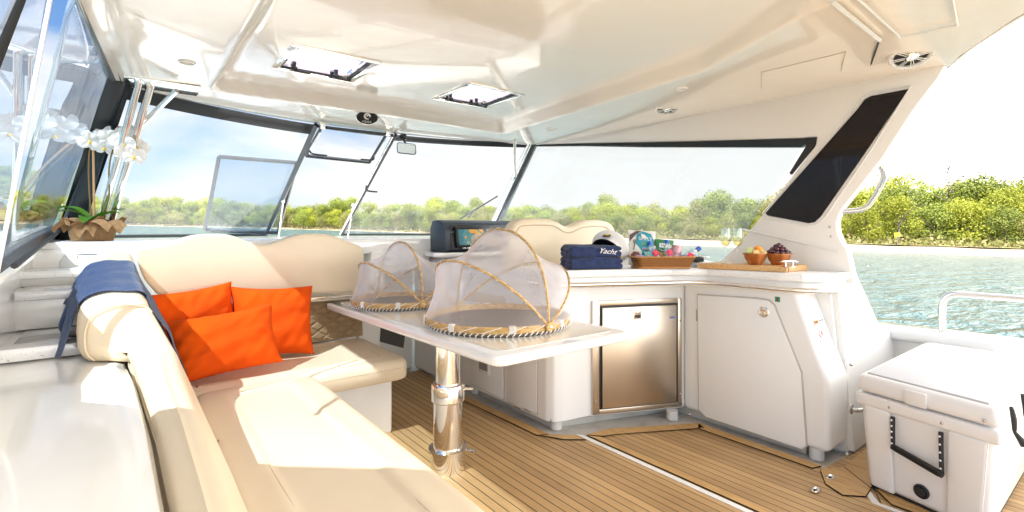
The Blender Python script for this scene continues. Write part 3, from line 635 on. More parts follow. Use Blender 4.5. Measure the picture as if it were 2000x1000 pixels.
g = G(); g.prism([(1.36, 3.62, .5), (1.46, 3.62, 1.04), (1.95, 3.62, 1.04), (1.95, 3.62, .9), (1.56, 3.62, .86), (1.5, 3.62, .0), (1.36, 3.62, 0)], (0, .35, 0), .01); part('moulding', g, GEL, dash)
g = G(); fd = [(-.9, 5.0), (1.5, 9.0), (3.9, 5.0), (3.9, 4.5), (3.42, 4.6), (1.5, 5.75), (-.45, 5.0)]
g.prism([(x, y, .6) for x, y in fd], (0, 0, .45), .03); struct('foredeck', g, GEL)

# ------------------------------------------------------------------ port side windows
pw = thing('side_window', 'large reflective side window beside the orchid', 'window', (-.3, 3, 1.2))
def pwp(u, v):   # u 0 aft .. 1 fwd ; v 0 bottom .. 1 top
    bt = Vector((-.325, 2.25, 1.085)).lerp(Vector((-.42, 4.95, 1.21)), u); tp = Vector((-.150, 2.30, 2.075)).lerp(Vector((-.075, 3.60, 2.06)), u); return bt.lerp(tp, v)
g = G(); g.grid(pwp, 12, 8, .006); part('pane', g, GLASSP, pw, sharp=80)
g = G(); g.tube([pwp(0, 0), pwp(1, 0)], .026, 4); g.tube([pwp(0, 1)+Vector((.005, 0, 0)), pwp(1, 1)+Vector((.01, .02, 0))], .033, 4); part('frame', g, DGREY, pw)
g = G(); g.tube([pwp(0, 0)+Vector((.035, 0, 0)), pwp(1, 0)+Vector((.035, 0, 0))], .010, 6); g.tube([pwp(0, 1)+Vector((.045, 0, -.01)), pwp(1, 1)+Vector((.045, 0, -.01))], .010, 6); part('rubber_seal', g, RUB, pw)
# corner pillar
g = G(); a0, a1 = pwp(1, 0), pwp(1, 1); b0, b1 = WB(0)+Vector((-.03, -.12, 0)), Vector((.02, 3.68, 2.05))
g.hexa([a0+Vector((0, -.06, -.06)), a0+Vector((.07, -.08, -.06)), b0+Vector((.02, .0, -.06)), b0+Vector((-.1, .1, -.06)), a1+Vector((-.02, -.05, .0)), a1+Vector((.07, -.06, .0)), b1+Vector((0, 0, .0)), b1+Vector((-.08, .06, .0))], .012)
part('corner_pillar', g, BLACK, pw)
aw = thing('aft_side_window', 'near side glass pane with a pale upright edge at the left border', 'window', (-.3, 1.8, 1.1))
g = G(); g.hexa([(-.340, 2.24, 1.02), (-.328, 2.235, 1.02), (-.328, 2.25, 1.02), (-.340, 2.255, 1.02), (-.195, 2.24, 2.09), (-.181, 2.235, 2.09), (-.181, 2.25, 2.09), (-.195, 2.255, 2.09)], .005); part('edge_post', g, WALL, aw)
g = G(); g.grid(lambda u, v: Vector((-.325, .9, 1.02)).lerp(Vector((-.325, 2.22, 1.085)), u).lerp(Vector((-.20, .9, 2.08)).lerp(Vector((-.18, 2.22, 2.08)), u), v), 6, 6, .006); part('pane', g, GLASSP, aw)
g = G(); a0 = on_x(42, -12, -.225); a1 = on_x(-22, 150, -.26); g.tube([a0, a1], .014, 4); part('frame', g, BLACK, aw)
g = G(); pp_ = [(1.86, .97), (.95, 1.75), (.72, 2.06), (.2, 2.06), (.8, 1.11), (.85, .97)]
g.prism([(lerp(-.40, -.23, (z-.97)/1.07), y, z) for y, z in pp_], (-.06, 0, 0), .012); part('pillar', g, WALL, aw)
# chrome poles by the orchid
pp = thing('support_poles', 'pair of leaning chrome roof poles with a diagonal brace beside the orchid', 'roof support', (-.1, 4.0, 1.13))
T0 = Vector((.105, 3.60, 2.05)); B0 = Vector((-.115, 4.12, 1.13))
g = G(); g.tube([B0, T0], .021, 14); part('pole', g, CHROME, pp)
g = G(); g.tube([B0+Vector((-.05, -.02, 0)), T0+Vector((-.055, -.02, 0))], .019, 14); part('pole', g, CHROME, pp)
g = G(); g.tube([at_d(345, 177, 2.86), at_d(262, 258, 3.05)], .015, 12); part('brace', g, CHROME, pp)
g = G(); pc = (T0+at_d(345, 177, 2.86))/2; g.box(-.02, .34, 3.42, 3.64, 2.034, 2.046, .003); part('ceiling_plate', g, CHROME, pp)
g = G(); pt = on_y(1005, 278, 3.62); pb = on_y(1007, 345, 3.75); g.tube([pt+Vector((0, 0, .02)), pb], .014, 10); g.tube([pb, on_y(1000, 352, 3.9)], .012, 8)
solo('grab_pole', g, CHROME, 'short vertical chrome tube in the forward starboard corner by the ceiling', 'pole', pt)
# starboard wall: one moulded panel with the slanted pillar
def WX(y, z): return 3.20-.11*(max(0, y-2.2)/1.5)**2+(2.0-z)*.28*min(max((y-2.2)/2.4, 0), 1)
def wallp(pts, x_in=0): return [Vector((WX(y, z)+x_in, y, z)) for y, z in pts]
sw = thing('side_wall', 'cream cabin side wall with slanted aft pillar and dark glass inset', 'wall', (3.2, 2, .9))
def q2(px, py): p = on_x(px, py, 3.2); return (p.y, p.z)
wl = [(3.0, 2.04), (2.2, 2.04), (1.4, 2.04), (.62, 2.045), q2(1832, 152), q2(1786, 212), q2(1721, 312), q2(1683, 360), q2(1643, 410), q2(1634, 432), q2(1636, 455), q2(1645, 475), q2(1655, 488), (1.02, .90), (1.84, .90), (1.84, .968), q2(1440, 478), q2(1500, 405), q2(1592, 284), q2(1594, 268), (2.0, 1.838), (2.5, 1.898), (3.1, 1.972), (3.74, 2.036)]
g = G(); g.prism(wallp(wl), (.07, 0, 0), .012, 2); part('wall_panel', g, WALL, sw)
g = G(); ws2 = [(3.72, 2.034), (3.1, 1.97), (2.5, 1.896), (2.0, 1.836), q2(1592, 269), q2(1562, 287), (2.0, 1.795), (2.5, 1.862), (3.1, 1.948), (3.74, 2.022)]
g.prism(wallp(ws2, .012), (.04, 0, 0)); part('window_header', g, BLACK, sw)
g = G(); g.prism(wallp([q2(1596, 268), q2(1590, 286), q2(1545, 341), q2(1542, 338), q2(1574, 286), q2(1572, 270)], -.003), (.02, 0, 0)); part('window_trim', g, RUB, sw)
gl = [(1776, 174), (1702, 188), (1690, 194), (1676, 213), (1496, 416), (1500, 421), (1580, 436), (1592, 434), (1604, 423), (1690, 300)]
g = G(); g.prism([Vector((3.197, *q2(a, b))) for a, b in gl], (-.006, 0, 0), .002, 1); part('dark_glass', g, DARKG, sw)
g = G(); c_ = Vector((0, 0)); 
g.tube([Vector((3.196, *q2(a, b))) for a, b in [(1780, 168), (1700, 182), (1686, 190), (1670, 211), (1489, 417), (1497, 426), (1580, 442), (1596, 440), (1611, 426), (1700, 296)]], .004, 6, closed=True); part('glass_recess', g, GELW, sw)
g = G(); g.tube([Vector((3.196, *q2(1452, 448))), Vector((3.196, *q2(1530, 466))), Vector((3.196, *q2(1640, 492)))], .006, 8, 4); part('moulded_crease', g, WALL, sw)
for a, b in ((1622, 443), (1624, 462)):
    g = G(); g.ball(Vector((3.193, *q2(a, b))), .007, 2); part('screw', g, SCREWM, sw)
stw = thing('long_window', 'long clear side window above the galley counter', 'window', (3.2, 3, 1))
g = G(); g.prism(wallp([(3.74, 2.02), (1.30, 1.73), (1.80, 1.0), (4.55, 1.13)], .05), (.006, 0, 0)); part('pane', g, GLASS, stw)
g = G(); g.prism(wallp([(1.84, .90), (4.6, 1.06), (4.6, 1.135), (1.84, .972)], .0), (.12, 0, 0), .008); part('sill', g, GEL, stw)
# outside side deck and bulkhead
g = G(); g.box(3.36, 3.75, 1.62, 5.2, .2, .70, .03); struct('side_deck', g, GEL)
sb = thing('aft_bulkhead', 'white moulded quarter bulkhead sloping down to the gunwale', 'bulkhead', (3.5, 1.1, 0))
bp_ = [(3.06, -.02), (3.98, -.02), (3.98, .575), (3.80, .585), (3.70, .63), (3.55, .80), (3.42, .95), (3.36, 1.03), (3.30, 1.06), (3.205, 1.06), (3.205, .90), (3.06, .88)]
def bulk(u, v):
    pass
g = G(); b_ = bmesh.new(); f_ = [b_.verts.new((x, .985+.10*(z/1.1), z)) for x, z in bp_]; r_ = [b_.verts.new((x, 1.66, z)) for x, z in bp_]
b_.faces.new(f_); b_.faces.new(r_[::-1]); n_ = len(bp_)
for i in range(n_): b_.faces.new((f_[i], r_[i], r_[(i+1) % n_], f_[(i+1) % n_]))
bmesh.ops.recalc_face_normals(b_, faces=b_.faces[:]); bmesh.ops.bevel(b_, geom=b_.edges[:], offset=.03, segments=4, affect='EDGES'); g._merge(b_); part('moulding', g, GEL, sb)
for px, py in ((1668, 542), (1652, 551), (1693, 520)):
    c = on_y(px, py, 1.055); g = G(); g.ball(c, .008, 2); part('screw', g, SCREWM, sb)
gw = thing('gunwale', 'white cockpit gunwale behind the cooler', 'gunwale', (3.9, 0, 0))
g = G(); g.box(3.86, 4.12, -2.4, 1.5, .50, .575, .025, 4); part('cap', g, GEL, gw); g = G(); g.box(3.90, 3.98, -2.4, 1.4, -.02, .505, .01); part('liner', g, GEL, gw)
g = G(); g.box(3.878, 3.90, -2.4, .6, .18, .22, .006); g.box(3.878, 3.90, -2.4, .6, .36, .40, .006); part('rib', g, GEL, gw)
t = thing('cockpit_rail', 'bent stainless rail on the gunwale above the water', 'rail', (3.97, .80, .575))
g = G(); g.tube([(3.97, .80, .575), (3.97, .80, .70), (3.97, .79, .775), (3.97, .74, .812), (3.97, .60, .815), (3.97, .0, .81), (3.97, -1.2, .80), (3.97, -1.3, .58)], .019, 14, 5); part('tube', g, CHROME, t)
g = G(); g.lathe([(.045, .0), (.045, .006), (.02, .01)], (3.97, .80, .576), n=20); part('foot', g, CHROME, t)
t = thing('grab_rail', 'curved stainless grab handle on the aft edge of the slanted pillar', 'grab handle', on_x(1712, 325, 3.34))
hp = [on_x(1706, 322, 3.24), on_x(1718, 322, 3.28), on_x(1727, 345, 3.30), on_x(1708, 385, 3.30), on_x(1686, 408, 3.29), on_x(1640, 413, 3.24)]
g = G(); g.tube(hp, .016, 12, 5); part('tube', g, STEELT, t)

# ------------------------------------------------------------------ galley cabinet
gc = thing('galley_cabinet', 'white galley cabinet with angled front and speckled stone counter', 'cabinet', (2.7, 2, 0))
plan = [(1.985, 3.22), (1.985, 2.24), (2.01, 2.19), (2.06, 2.165), (2.24, 2.135), (2.84, 1.87), (3.16, 1.87), (3.16, 3.22)]
g = G(); g.prism([(x, y, .05) for x, y in plan], (0, 0, .87), .012, 3); part('body', g, GELW, gc)
pr = [(1.869, .05), (1.02, .05), (1.02, .42), (1.195, .92), (1.869, .92)]
g = G(); g.prism([(2.845, y, z) for y, z in pr], (.30, 0, 0), .03, 4); part('body', g, GELW, gc)
g = G(); g.prism([(2.90, y, z) for y, z in [(3.1, -.01), (1.15, -.01), (1.15, .055), (3.1, .055)]], (.24, 0, 0)); g.prism([(x, y, -.01) for x, y in [(2.05, 3.1), (2.05, 2.25), (2.9, 1.98), (2.9, 3.1)]], (0, 0, .065)); part('kick', g, KICK, gc)
ct = [(1.93, 3.24), (1.935, 2.17), (1.96, 2.10), (2.02, 2.075), (2.62, 1.80), (2.78, 1.66), (2.80, 1.25), (2.83, 1.14), (2.92, 1.06), (3.05, 1.04), (3.195, 1.04), (3.195, 3.24)]
g = G(); g.prism([(x, y, .925) for x, y in ct], (0, 0, .043), .006); part('countertop', g, STONE, gc)
lip = [(x+(.012 if x < 3.1 else 0), y+.004) for x, y in ct]
g = G(); g.prism([(x+.02 if x < 3.1 else x, y+.012, .86) for x, y in ct], (0, 0, .0665), .012); part('moulded_lip', g, GELW, gc)
g = G(); rl = [(2.05, 3.1, .885), (1.915, 2.9, .885), (1.91, 2.2, .885), (1.94, 2.09, .885), (2.03, 2.045, .885), (2.60, 1.765, .885), (2.74, 1.66, .885), (2.76, 1.45, .885), (2.765, 1.24, .885), (2.80, 1.10, .885), (2.90, 1.02, .885), (3.02, 1.0, .885), (3.05, 1.06, .885)]
g.tube(rl, .0125, 12, 4); part('hand_rail', g, CHROME, gc)
def plate(pts, x, thick, m, name, bev=.004, parent=gc): g = G(); g.prism([Vector((x, y, z)) for y, z in pts], (thick, 0, 0), bev, 2); return part(name, g, m, parent)
def q3(px, py, X=2.845): p = on_x(px, py, X); return (p.y, p.z)
dr = [q3(a, b) for a, b in ((1364, 574), (1480, 581), (1504, 585), (1514, 594), (1562, 712), (1568, 728), (1578, 872), (1570, 878), (1380, 814), (1366, 800))]
plate(dr, 2.845, -.014, SEAM, 'door_gap', .0)
cy = sum(p[0] for p in dr)/len(dr); cz = sum(p[1] for p in dr)/len(dr)
g = G(); g.prism([Vector((2.832, cy+(y-cy)*.985, cz+(z-cz)*.985)) for y, z in dr], (-.006, 0, 0), .003); door = part('door', g, GELW, gc)
c = on_x(1492, 609, 2.826); g = G(); g.lathe([(.030, 0), (.030, .004), (.024, .006), (.021, .002), (0, .002)], c, (-1, 0, 0), 28); g.tube([c+Vector((-.006, .012, .012)), c+Vector((-.007, -.012, -.002))], .004, 8); g.lathe([(.012, 0), (.011, .007), (0, .008)], c+Vector((0, 0, -.006)), (-1, 0, 0), 16); part('latch', g, CHROME, door)
for a, b in ((1361, 616), (1366, 768)):
    p = on_x(a, b, 2.83); g = G(); g.box(2.828, 2.836, p.y-.004, p.y+.004, p.z-.035, p.z+.035, .001); part('hinge', g, SCREWM, door)
# green tag, warning notice
p = on_x(1516, 585, 2.83); g = G(); g.box(2.842, 2.8455, p.y-.014, p.y+.012, p.z-.014, p.z+.014); part('green_tag', g, mat('green_tag', (.02, .30, .14), .5), gc)
g = G(); g.box(2.8405, 2.8425, p.y-.006, p.y+.004, p.z-.008, p.z+.008); part('tag_mark', g, mat('tag_red', (.25, .04, .03), .5), gc)
sl_n = Vector((0, -(.92-.42), (1.195-1.02))).normalized(); sl_u = Vector((0, .175, .5)).normalized()
sc_ = Vector((2.972, 1.02+(.645-.42)*.35, .645))+sl_n*.003
def st(cx, cy_, w, h, off, m, name):
    rg = Vector((1, 0, 0)); cc = sc_+rg*cx+sl_u*cy_+sl_n*off; g = G(); g.prism([cc-rg*w/2-sl_u*h/2, cc+rg*w/2-sl_u*h/2, cc+rg*w/2+sl_u*h/2, cc-rg*w/2+sl_u*h/2], sl_n*.001); return part(name, g, m, gc)
st(0, 0, .125, .15, 0, WHT, 'warning_notice'); st(-.036, .062, .05, .022, .0015, mat('warn_orange', (.85, .25, .03), .5), 'notice_header')
INK = mat('print_ink', (.10, .10, .11), .6); REDP = mat('red_print', (.65, .06, .05), .6)
text('notice_text', 'DANGER', .014, sc_+Vector((-.036, 0, 0))+sl_u*.062+sl_n*.0035, (1, 0, 0), sl_u, INK, gc, .042)
for k in range(9):
    st(.028, .045-k*.013, .055-(k % 3)*.008, .0025, .0015, INK, 'notice_line') if k < 9 else None
st(.026, .066, .06, .006, .0015, INK, 'notice_line'); st(.026, .056, .056, .004, .0015, INK, 'notice_line')
g = G(); cc = sc_+Vector((-.034, 0, 0))+sl_u*-.005+sl_n*.003; g.tube([cc+Vector((1, 0, 0))*.02*math.cos(a*.4)+sl_u*.02*math.sin(a*.4) for a in range(16)], .0018, 4, closed=True); g.tube([cc+Vector((-.014, 0, 0))-sl_u*.014, cc+Vector((.014, 0, 0))+sl_u*.014], .0015, 4); part('warning_symbol', g, REDP, gc)
# forward face doors with grille (face X = 1.985)
def qf(px, py): p = on_x(px, py, 1.985); return p
for nm, cs in (('locker_door', ((921, 662), (984, 662), (984, 779), (921, 749))), ('locker_door', ((992, 662), (1050, 662), (1049, 808), (992, 784)))):
    pts = [(qf(a, b).y, qf(a, b).z) for a, b in cs]; g = G(); g.prism([Vector((1.984, y, z)) for y, z in pts], (-.008, 0, 0), .004, 2); ld = part(nm, g, GELW, gc)
    pc_ = Vector((0, sum(p[0] for p in pts)/4, sum(p[1] for p in pts)/4)); g = G(); g.tube([Vector((1.985, pc_.y+(y-pc_.y)*1.03, pc_.z+(z-pc_.z)*1.02)) for y, z in pts], .003, 6, closed=True); part('door_seam', g, SEAM, gc)
p = qf(949, 705); g = G(); g.box(1.966, 1.976, p.y-.065, p.y+.065, p.z-.085, p.z+.085, .006); vt = part('vent', g, GEL, gc)
g = G(); [g.box(1.962, 1.9665, p.y-.045+k*.0115, p.y-.041+k*.0115, p.z-.062, p.z+.062) for k in range(9)]; part('vent_slats', g, mat('vent_dark', (.22, .20, .18), .6), gc)
for a, b in ((1013, 794), (1034, 801)):
    p = qf(a, b); g = G(); g.box(1.970, 1.978, p.y-.035, p.y+.035, p.z-.006, p.z+.006, .002); part('hinge', g, CHROME, gc)
for a, b, X in ((1075, 819, None), (1343, 807, None), (1647, 884, None), (1655, 710, None)):
    p = on_z(a, b, .08) if b > 720 else on_y(a, b, 1.03); g = G(); g.ball(p+Vector((-.01, -.02, 0)), .009, 2, (1, 1, 1)); part('screw', g, SCREWM, gc)
for a, b in ((1083, 842), (1315, 824), (1605, 903), (924, 770)):
    p = on_z(a, b, 0); g = G(); g.lathe([(.036, -.01), (.036, .052)], p+Vector((.055, .045, 0)), n=24); part('foot', g, mat('foot_plastic', (.66, .65, .62), .3), gc)
# refrigerator
f0 = Vector((2.262, 2.122, 0)); f1 = Vector((2.828, 1.872, 0)); fr_ = (f1-f0).normalized(); fn = Vector((fr_.y, -fr_.x, 0)); 
if fn.y > 0: fn = -fn
def fp(s, z, o): return f0+fr_*s+Vector((0, 0, z))+fn*o
Wd = (f1-f0).length
def fbox(g, s0, s1, z0, z1, o0, o1, bev=0): return g.hexa([fp(s0, z0, o1), fp(s1, z0, o1), fp(s1, z0, o0), fp(s0, z0, o0), fp(s0, z1, o1), fp(s1, z1, o1), fp(s1, z1, o0), fp(s0, z1, o0)], bev)
rf_ = thing('refrigerator', 'brushed steel fridge with recessed latch built into the cabinet', 'refrigerator', f0)
g = G(); fbox(g, 0, .045, .065, .765, -.04, .014, .002); fbox(g, Wd-.03, Wd, .065, .765, -.04, .014, .002); fbox(g, .045, Wd-.03, .735, .765, -.04, .014, .002); fbox(g, .045, Wd-.03, .065, .095, -.04, .014, .002); part('frame', g, STEEL, rf_)
g = G(); fbox(g, .045, Wd-.03, .095, .735, -.04, .009); part('gap', g, BLACK, rf_)
g = G(); fbox(g, .062, Wd-.045, .101, .722, .010, .022, .003); fd_ = part('door', g, STEEL, rf_)
g = G(); fbox(g, .27, .325, .645, .712, .021, .026, .003); part('latch_plate', g, CHROME, fd_); g = G(); fbox(g, .278, .317, .655, .672, .026, .028); part('latch_slot', g, BLACK, fd_); g = G(); fbox(g, .278, .317, .674, .706, .026, .031, .002); part('latch', g, STEEL, fd_)
g = G(); fbox(g, Wd-.095, Wd-.055, .638, .650, .0225, .0235); part('label_plate', g, mat('blue_label', (.12, .18, .45), .4), fd_)
for s_, z_ in ((.02, .62), (.02, .15), (Wd-.013, .62), (Wd-.013, .15)):
    g = G(); g.ball(fp(s_, z_, .015), .007, 2); part('screw', g, SCREWM, rf_)
# bulkhead door holder near the cooler
t = thing('door_holder', 'small steel door holder on the cabinet end beside the cooler', 'door holder', on_y(1662, 799, .99)); c = BASE[t.name]
g = G(); g.lathe([(.025, 0), (.025, .006), (.012, .01), (.010, .03), (0, .03)], c, (0, -1, 0), 20); g.tube([c+Vector((0, -.03, 0)), c+Vector((.10, -.05, -.005))], .010, 10); part('body', g, SCREWM, t); g = G(); g.tube([c+Vector((.10, -.05, -.005)), c+Vector((.125, -.055, -.006))], .013, 10); part('tip', g, RUB, t)

# ------------------------------------------------------------------ sofa
def cushion(x0, x1, y0, y1, z0, z1, r=.035, rc=.07, inset=.11, dip=.010, crownh=.010, n=46):
    ins = [.012, 0, 0, r*.08, r*.3, r*.62, r]; zz = [z0, z0+.012, z1-r, z1-r*.62, z1-r*.3, z1-r*.08, z1]; K = len(ins)-1
    def ax(i, m, a, b):
        if i <= K: return a+ins[i]
        if i >= m-K: return b-ins[m-i]
        return a+r+(b-a-2*r)*(i-K)/(m-2*K)
    def f(u, v):
        i = round(u*n); j = round(v*n); x = ax(i, n, x0, x1); y = ax(j, n, y0, y1); k = min(i, n-i, j, n-j)
        z = zz[min(k, K)]
        cx = min(max(x, x0+rc), x1-rc); cy = min(max(y, y0+rc), y1-rc); dx, dy = x-cx, y-cy
        if dx and dy: q = max(abs(dx), abs(dy))/math.hypot(dx, dy); x, y = cx+dx*q, cy+dy*q
        if k >= K:
            e = min(x-x0, x1-x, y-y0, y1-y); z += crownh*sstep(r, r*3.2, e)-dip*sstep(inset-.012, inset+.02, e)+.0035*math.sin(x*9+y*5)*sstep(r, .15, e)
        return (x, y, z)
    g = G(); g.grid(f, n, n); return g
sofa = thing('lounge_sofa', 'L-shaped cream vinyl lounge with quilted back panel on white moulded bases', 'sofa', (.6, 2.6, 0))
part('seat_cushion', cushion(-.02, 1.315, 2.66, 3.43, .335, .452, .04, .09, .13), VINYL, sofa, sharp=70)
part('seat_cushion', cushion(.20, .775, .98, 2.70, .33, .462, .055, .13, .15, .012), VINYL, sofa, sharp=70)
for (x0, x1, y0, y1, zt_, it) in ((-.02, 1.315, 2.66, 3.43, .456, .13), (.20, .775, .98, 2.70, .462, .15)):
    P = []
    for cx, cy, a0 in ((x1-it-.03, y1-it-.03, 0), (x0+it+.03, y1-it-.03, 90), (x0+it+.03, y0+it+.03, 180), (x1-it-.03, y0+it+.03, 270)):
        for k in range(6): a = R(a0+18*k); P.append((cx+.03*math.cos(a), cy+.03*math.sin(a), zt_))
    g = G(); g.tube(P, .0028, 6, closed=True); part('seam_piping', g, mat('seam_thread', (.60, .49, .34), .6), sofa)
    P = []
    for cx, cy, a0 in ((x1-.09, y1-.09, 0), (x0+.09, y1-.09, 90), (x0+.09, y0+.09, 180), (x1-.09, y0+.09, 270)):
        for k in range(6): a = R(a0+18*k); P.append((cx+.0895*math.cos(a), cy+.0895*math.sin(a), zt_-.050))
    g = G(); g.tube(P, .0022, 6, closed=True); part('edge_piping', g, mat('seam_thread', (.60, .49, .34), .6), sofa)
g = G(); g.box(-.02, 1.25, 2.78, 3.45, -.01, .333, .02, 3); part('base', g, GEL, sofa); g = G(); g.box(.05, .70, 1.0, 2.72, -.01, .328, .02, 3); part('base', g, GEL, sofa)
def py(px, py_, y): p = on_y(px, py_, y); return (p.x, p.z)
bk = [(268, 500), (272, 486), (286, 479), (312, 476), (342, 470), (368, 461), (396, 457), (440, 457), (466, 464), (488, 474), (510, 477), (532, 475), (556, 466), (584, 458), (620, 456), (650, 459), (676, 470), (700, 478), (711, 488), (713, 505), (709, 540), (700, 568), (690, 572), (500, 578), (340, 585), (300, 568), (276, 535)]
bk3 = [Vector((x, 3.36, z)) for x, z in (py(a, b, 3.36) for a, b in bk)]
bk3 = spline(bk3, 2, True); g = G(); g.prism(bk3, (0, .10, 0), .028, 4); part('backrest', g, VINYL, sofa, sharp=50)
# seam piping on the backrest
cx_ = sum(p.x for p in bk3)/len(bk3); cz_ = sum(p.z for p in bk3)/len(bk3)
g = G(); g.box(.05, 1.33, 3.40, 3.62, .725, .742, .006); part('back_ledge', g, VINYL, sofa)
g = G(); g.tube([(.3, 3.39, .752), (1.30, 3.39, .752)], .009, 8); part('back_rail', g, CHROME, sofa)
g = G(); g.grid(lambda u, v: (lambda x, z: (x, 3.415+.03*(v-.5)-.010*(1-max(math.exp(-(((x/.105+z/.066+50) % 1)-.5)**2*90), math.exp(-(((x/.105-z/.066+50) % 1)-.5)**2*90)))*sstep(0, .06, min(u, 1-u))*sstep(0, .1, min(v, 1-v)), z))(lerp(.05, 1.305, u), lerp(.462, .715, v)), 300, 70, .02); part('quilted_panel', g, VINYL2, sofa, sharp=80)
# long port backrest, lofted along the side
ST = [(3.37, .22, .02, 1.085, -.16, .86, -.02), (3.0, .225, .03, 1.045, -.16, .82, -.01), (2.7, .23, .045, 1.00, -.155, .765, .0), (2.46, .235, .06, .95, -.15, .715, .01), (2.41, .235, .065, .93, -.14, .71, .01), (2.375, .235, .08, .90, -.11, .715, .01),
      (2.33, .24, .125, .80, -.0, .70, .01), (2.25, .24, .145, .755, .015, .68, .02), (2.0, .245, .15, .735, .03, .64, .03), (1.6, .25, .16, .70, .06, .60, .055), (1.2, .25, .17, .655, .075, .55, .07), (.7, .25, .18, .60, .08, .50, .075), (.66, .24, .18, .57, .09, .50, .08)]
def sect(y, off=0, ):
    q = [interp([(-s[0], s[k]) for s in ST], -y) for k in range(1, 7)]
    xi, xt, zt, xo, zu, xb = q; w = xt-xo; rr = min(.05, w*.4, (zt-zu)*.45)
    P = [(xi, .34), (xi, .45), (xi*.6+xt*.4, .45+(zt-.45)*.42), (xt+.012, zt-rr*1.6), (xt, zt-rr*.6), (xt-rr*.5, zt-.004), (xt-rr*1.2, zt), (lerp(xt, xo, .5), zt+.004), (xo+rr*1.2, zt-.004), (xo+rr*.4, zt-rr*.5), (xo, zt-rr*1.5), (xo, zu+rr), (xo+rr*.5, zu+rr*.2), (xo+rr*1.3, zu), (xb-.01, zu-.004), (xb, zu-.03), (xb, .40)]
    return [Vector((x, y, z)) for x, z in P]
ys = []
for a, b in zip(ST, ST[1:]):
    n = max(1, int((a[0]-b[0])/.03)); ys += [lerp(a[0], b[0], k/n) for k in range(n)]
ys.append(ST[-1][0]); NS = len(ys)-1; secs = [spline(sect(y), 2) for y in ys]; NP = len(secs[0])-1
g = G(); g.grid(lambda u, v: secs[round(u*NS)][round(v*NP)], NS, NP)
b_ = bmesh.new()
for s in (secs[0], secs[-1]): b_.faces.new([b_.verts.new(p) for p in s])
g._merge(b_); part('side_backrest', g, VINYL, sofa, sharp=60)
g = G(); sm_ = [spline(sect(y), 2)[k] for y, k in [(2.39, k) for k in range(8, 25)]]; g.tube([p+Vector((0, -.012, 0)) for p in sm_], .0035, 6); part('piping', g, mat('seam_thread', (.62, .49, .35), .6), sofa)
for px_, py_ in ((385, 755), (425, 862), (462, 985)):
    p = on_z(px_, py_, .475); g = G(); g.ball(p, .006, 1, (1, 2, 1)); part('snap_button', g, SCREWM, sofa)
# draped towel over the side backrest
tw = []
def towelf(u, v):
    y = lerp(2.47, 3.02, v)+.012*math.sin(u*9+v*2); s = spline(sect(min(y, 3.3)), 2); P = s[1:22]; L_ = [0]
    for a, b in zip(P, P[1:]): L_.append(L_[-1]+(b-a).length)
    tt = u*(L_[-1]); k = 0
    hang = .15+.05*math.sin(v*5.5+.4)
    if u > .86: # hangs free outside
        e = P[-1]; q = (u-.86)/.14; base = P[-3]; p = Vector((base.x-.02-.045*q+.012*math.sin(v*17+q*2), y, base.z-.01-q*hang)); return p+Vector((0, .01*math.sin(q*6+v*9), 0))
    tt = u/.86*L_[-3]
    while k < len(L_)-2 and L_[k+1] < tt: k += 1
    p = P[k].lerp(P[k+1], (tt-L_[k])/max(L_[k+1]-L_[k], 1e-5)); c = Vector((lerp(P[0].x, P[12].x, .5)-.04, y, .75)); n = Vector((p.x-c.x, 0, p.z-c.z)).normalized()
    return p+n*(.016+.0045*math.sin(y*46+u*3+math.sin(u*11)*1.5)+.003*math.sin(u*38+y*9))+Vector((0, y-p.y, 0))
g = G(); g.grid(towelf, 90, 70, .008); solo('draped_towel', g, BLUET, 'mid blue towel draped over the side backrest of the lounge', 'towel', (0, 2.7, 1.0), sharp=70)
# pillows
def pillow(name, label, c, rg, up, w, h, t, seed, sag=.0):
    rg = Vector(rg).normalized(); up = Vector(up); up = (up-rg*up.dot(rg)).normalized(); n = rg.cross(up); c = Vector(c); rr = random.Random(seed)
    ph = [rr.random()*6.28 for _ in range(8)]; g = G(); N = 44
    for sg in (1, -1):
        def f(u, v, sg=sg):
            x = 2*u-1; y = 2*v-1; e = (max(0, 1-abs(x)**2.6)*max(0, 1-abs(y)**2.6))**.62
            px = x*(1-.085*(1-y*y)); py = y*(1-.085*(1-x*x))
            wr = .07*math.sin(x*6+y*3+ph[0])*e*(1-e*.5)+.06*math.sin(y*9-x*4+ph[1])*e+  .15*abs(math.sin(math.atan2(y, x)*7+ph[2]+(x*x+y*y)*2))**2*(1-e)*e*1.6+.04*math.sin(x*17-y*11+ph[4])*(1-e)*e*3
            z = sg*t*.5*(e+wr); k = (abs(x)*abs(y))**3; z += .010*math.sin(ph[3]+x*5)*k
            return c+rg*px*w/2+up*(py*h/2-sag*(1-x*x)*(y > 0)*y)+n*z
        g.grid(f, N, N)
    bmesh.ops.remove_doubles(g.bm, verts=g.bm.verts[:], dist=.0006); bmesh.ops.recalc_face_normals(g.bm, faces=g.bm.faces[:])
    return solo(name, g, ORANGE, label, 'pillow', c, 'orange throw pillows', sharp=80)
pillow('throw_pillow', 'orange pillow in the corner, behind the other two and next to the blue towel', (.285, 3.20, .69), (1, .12, .10), (-.05, .22, 1), .43, .40, .20, 1)
pillow('throw_pillow', 'square upright orange pillow farthest right on the bench', (.675, 3.17, .668), (1, -.10, -.04), (.06, .34, 1), .45, .42, .20, 2)
pillow('throw_pillow', 'oblong orange pillow lying in front of the other two', (.39, 2.88, .632), (1, -.04, .10), (-.06, .45, 1), .49, .325, .19, 3)

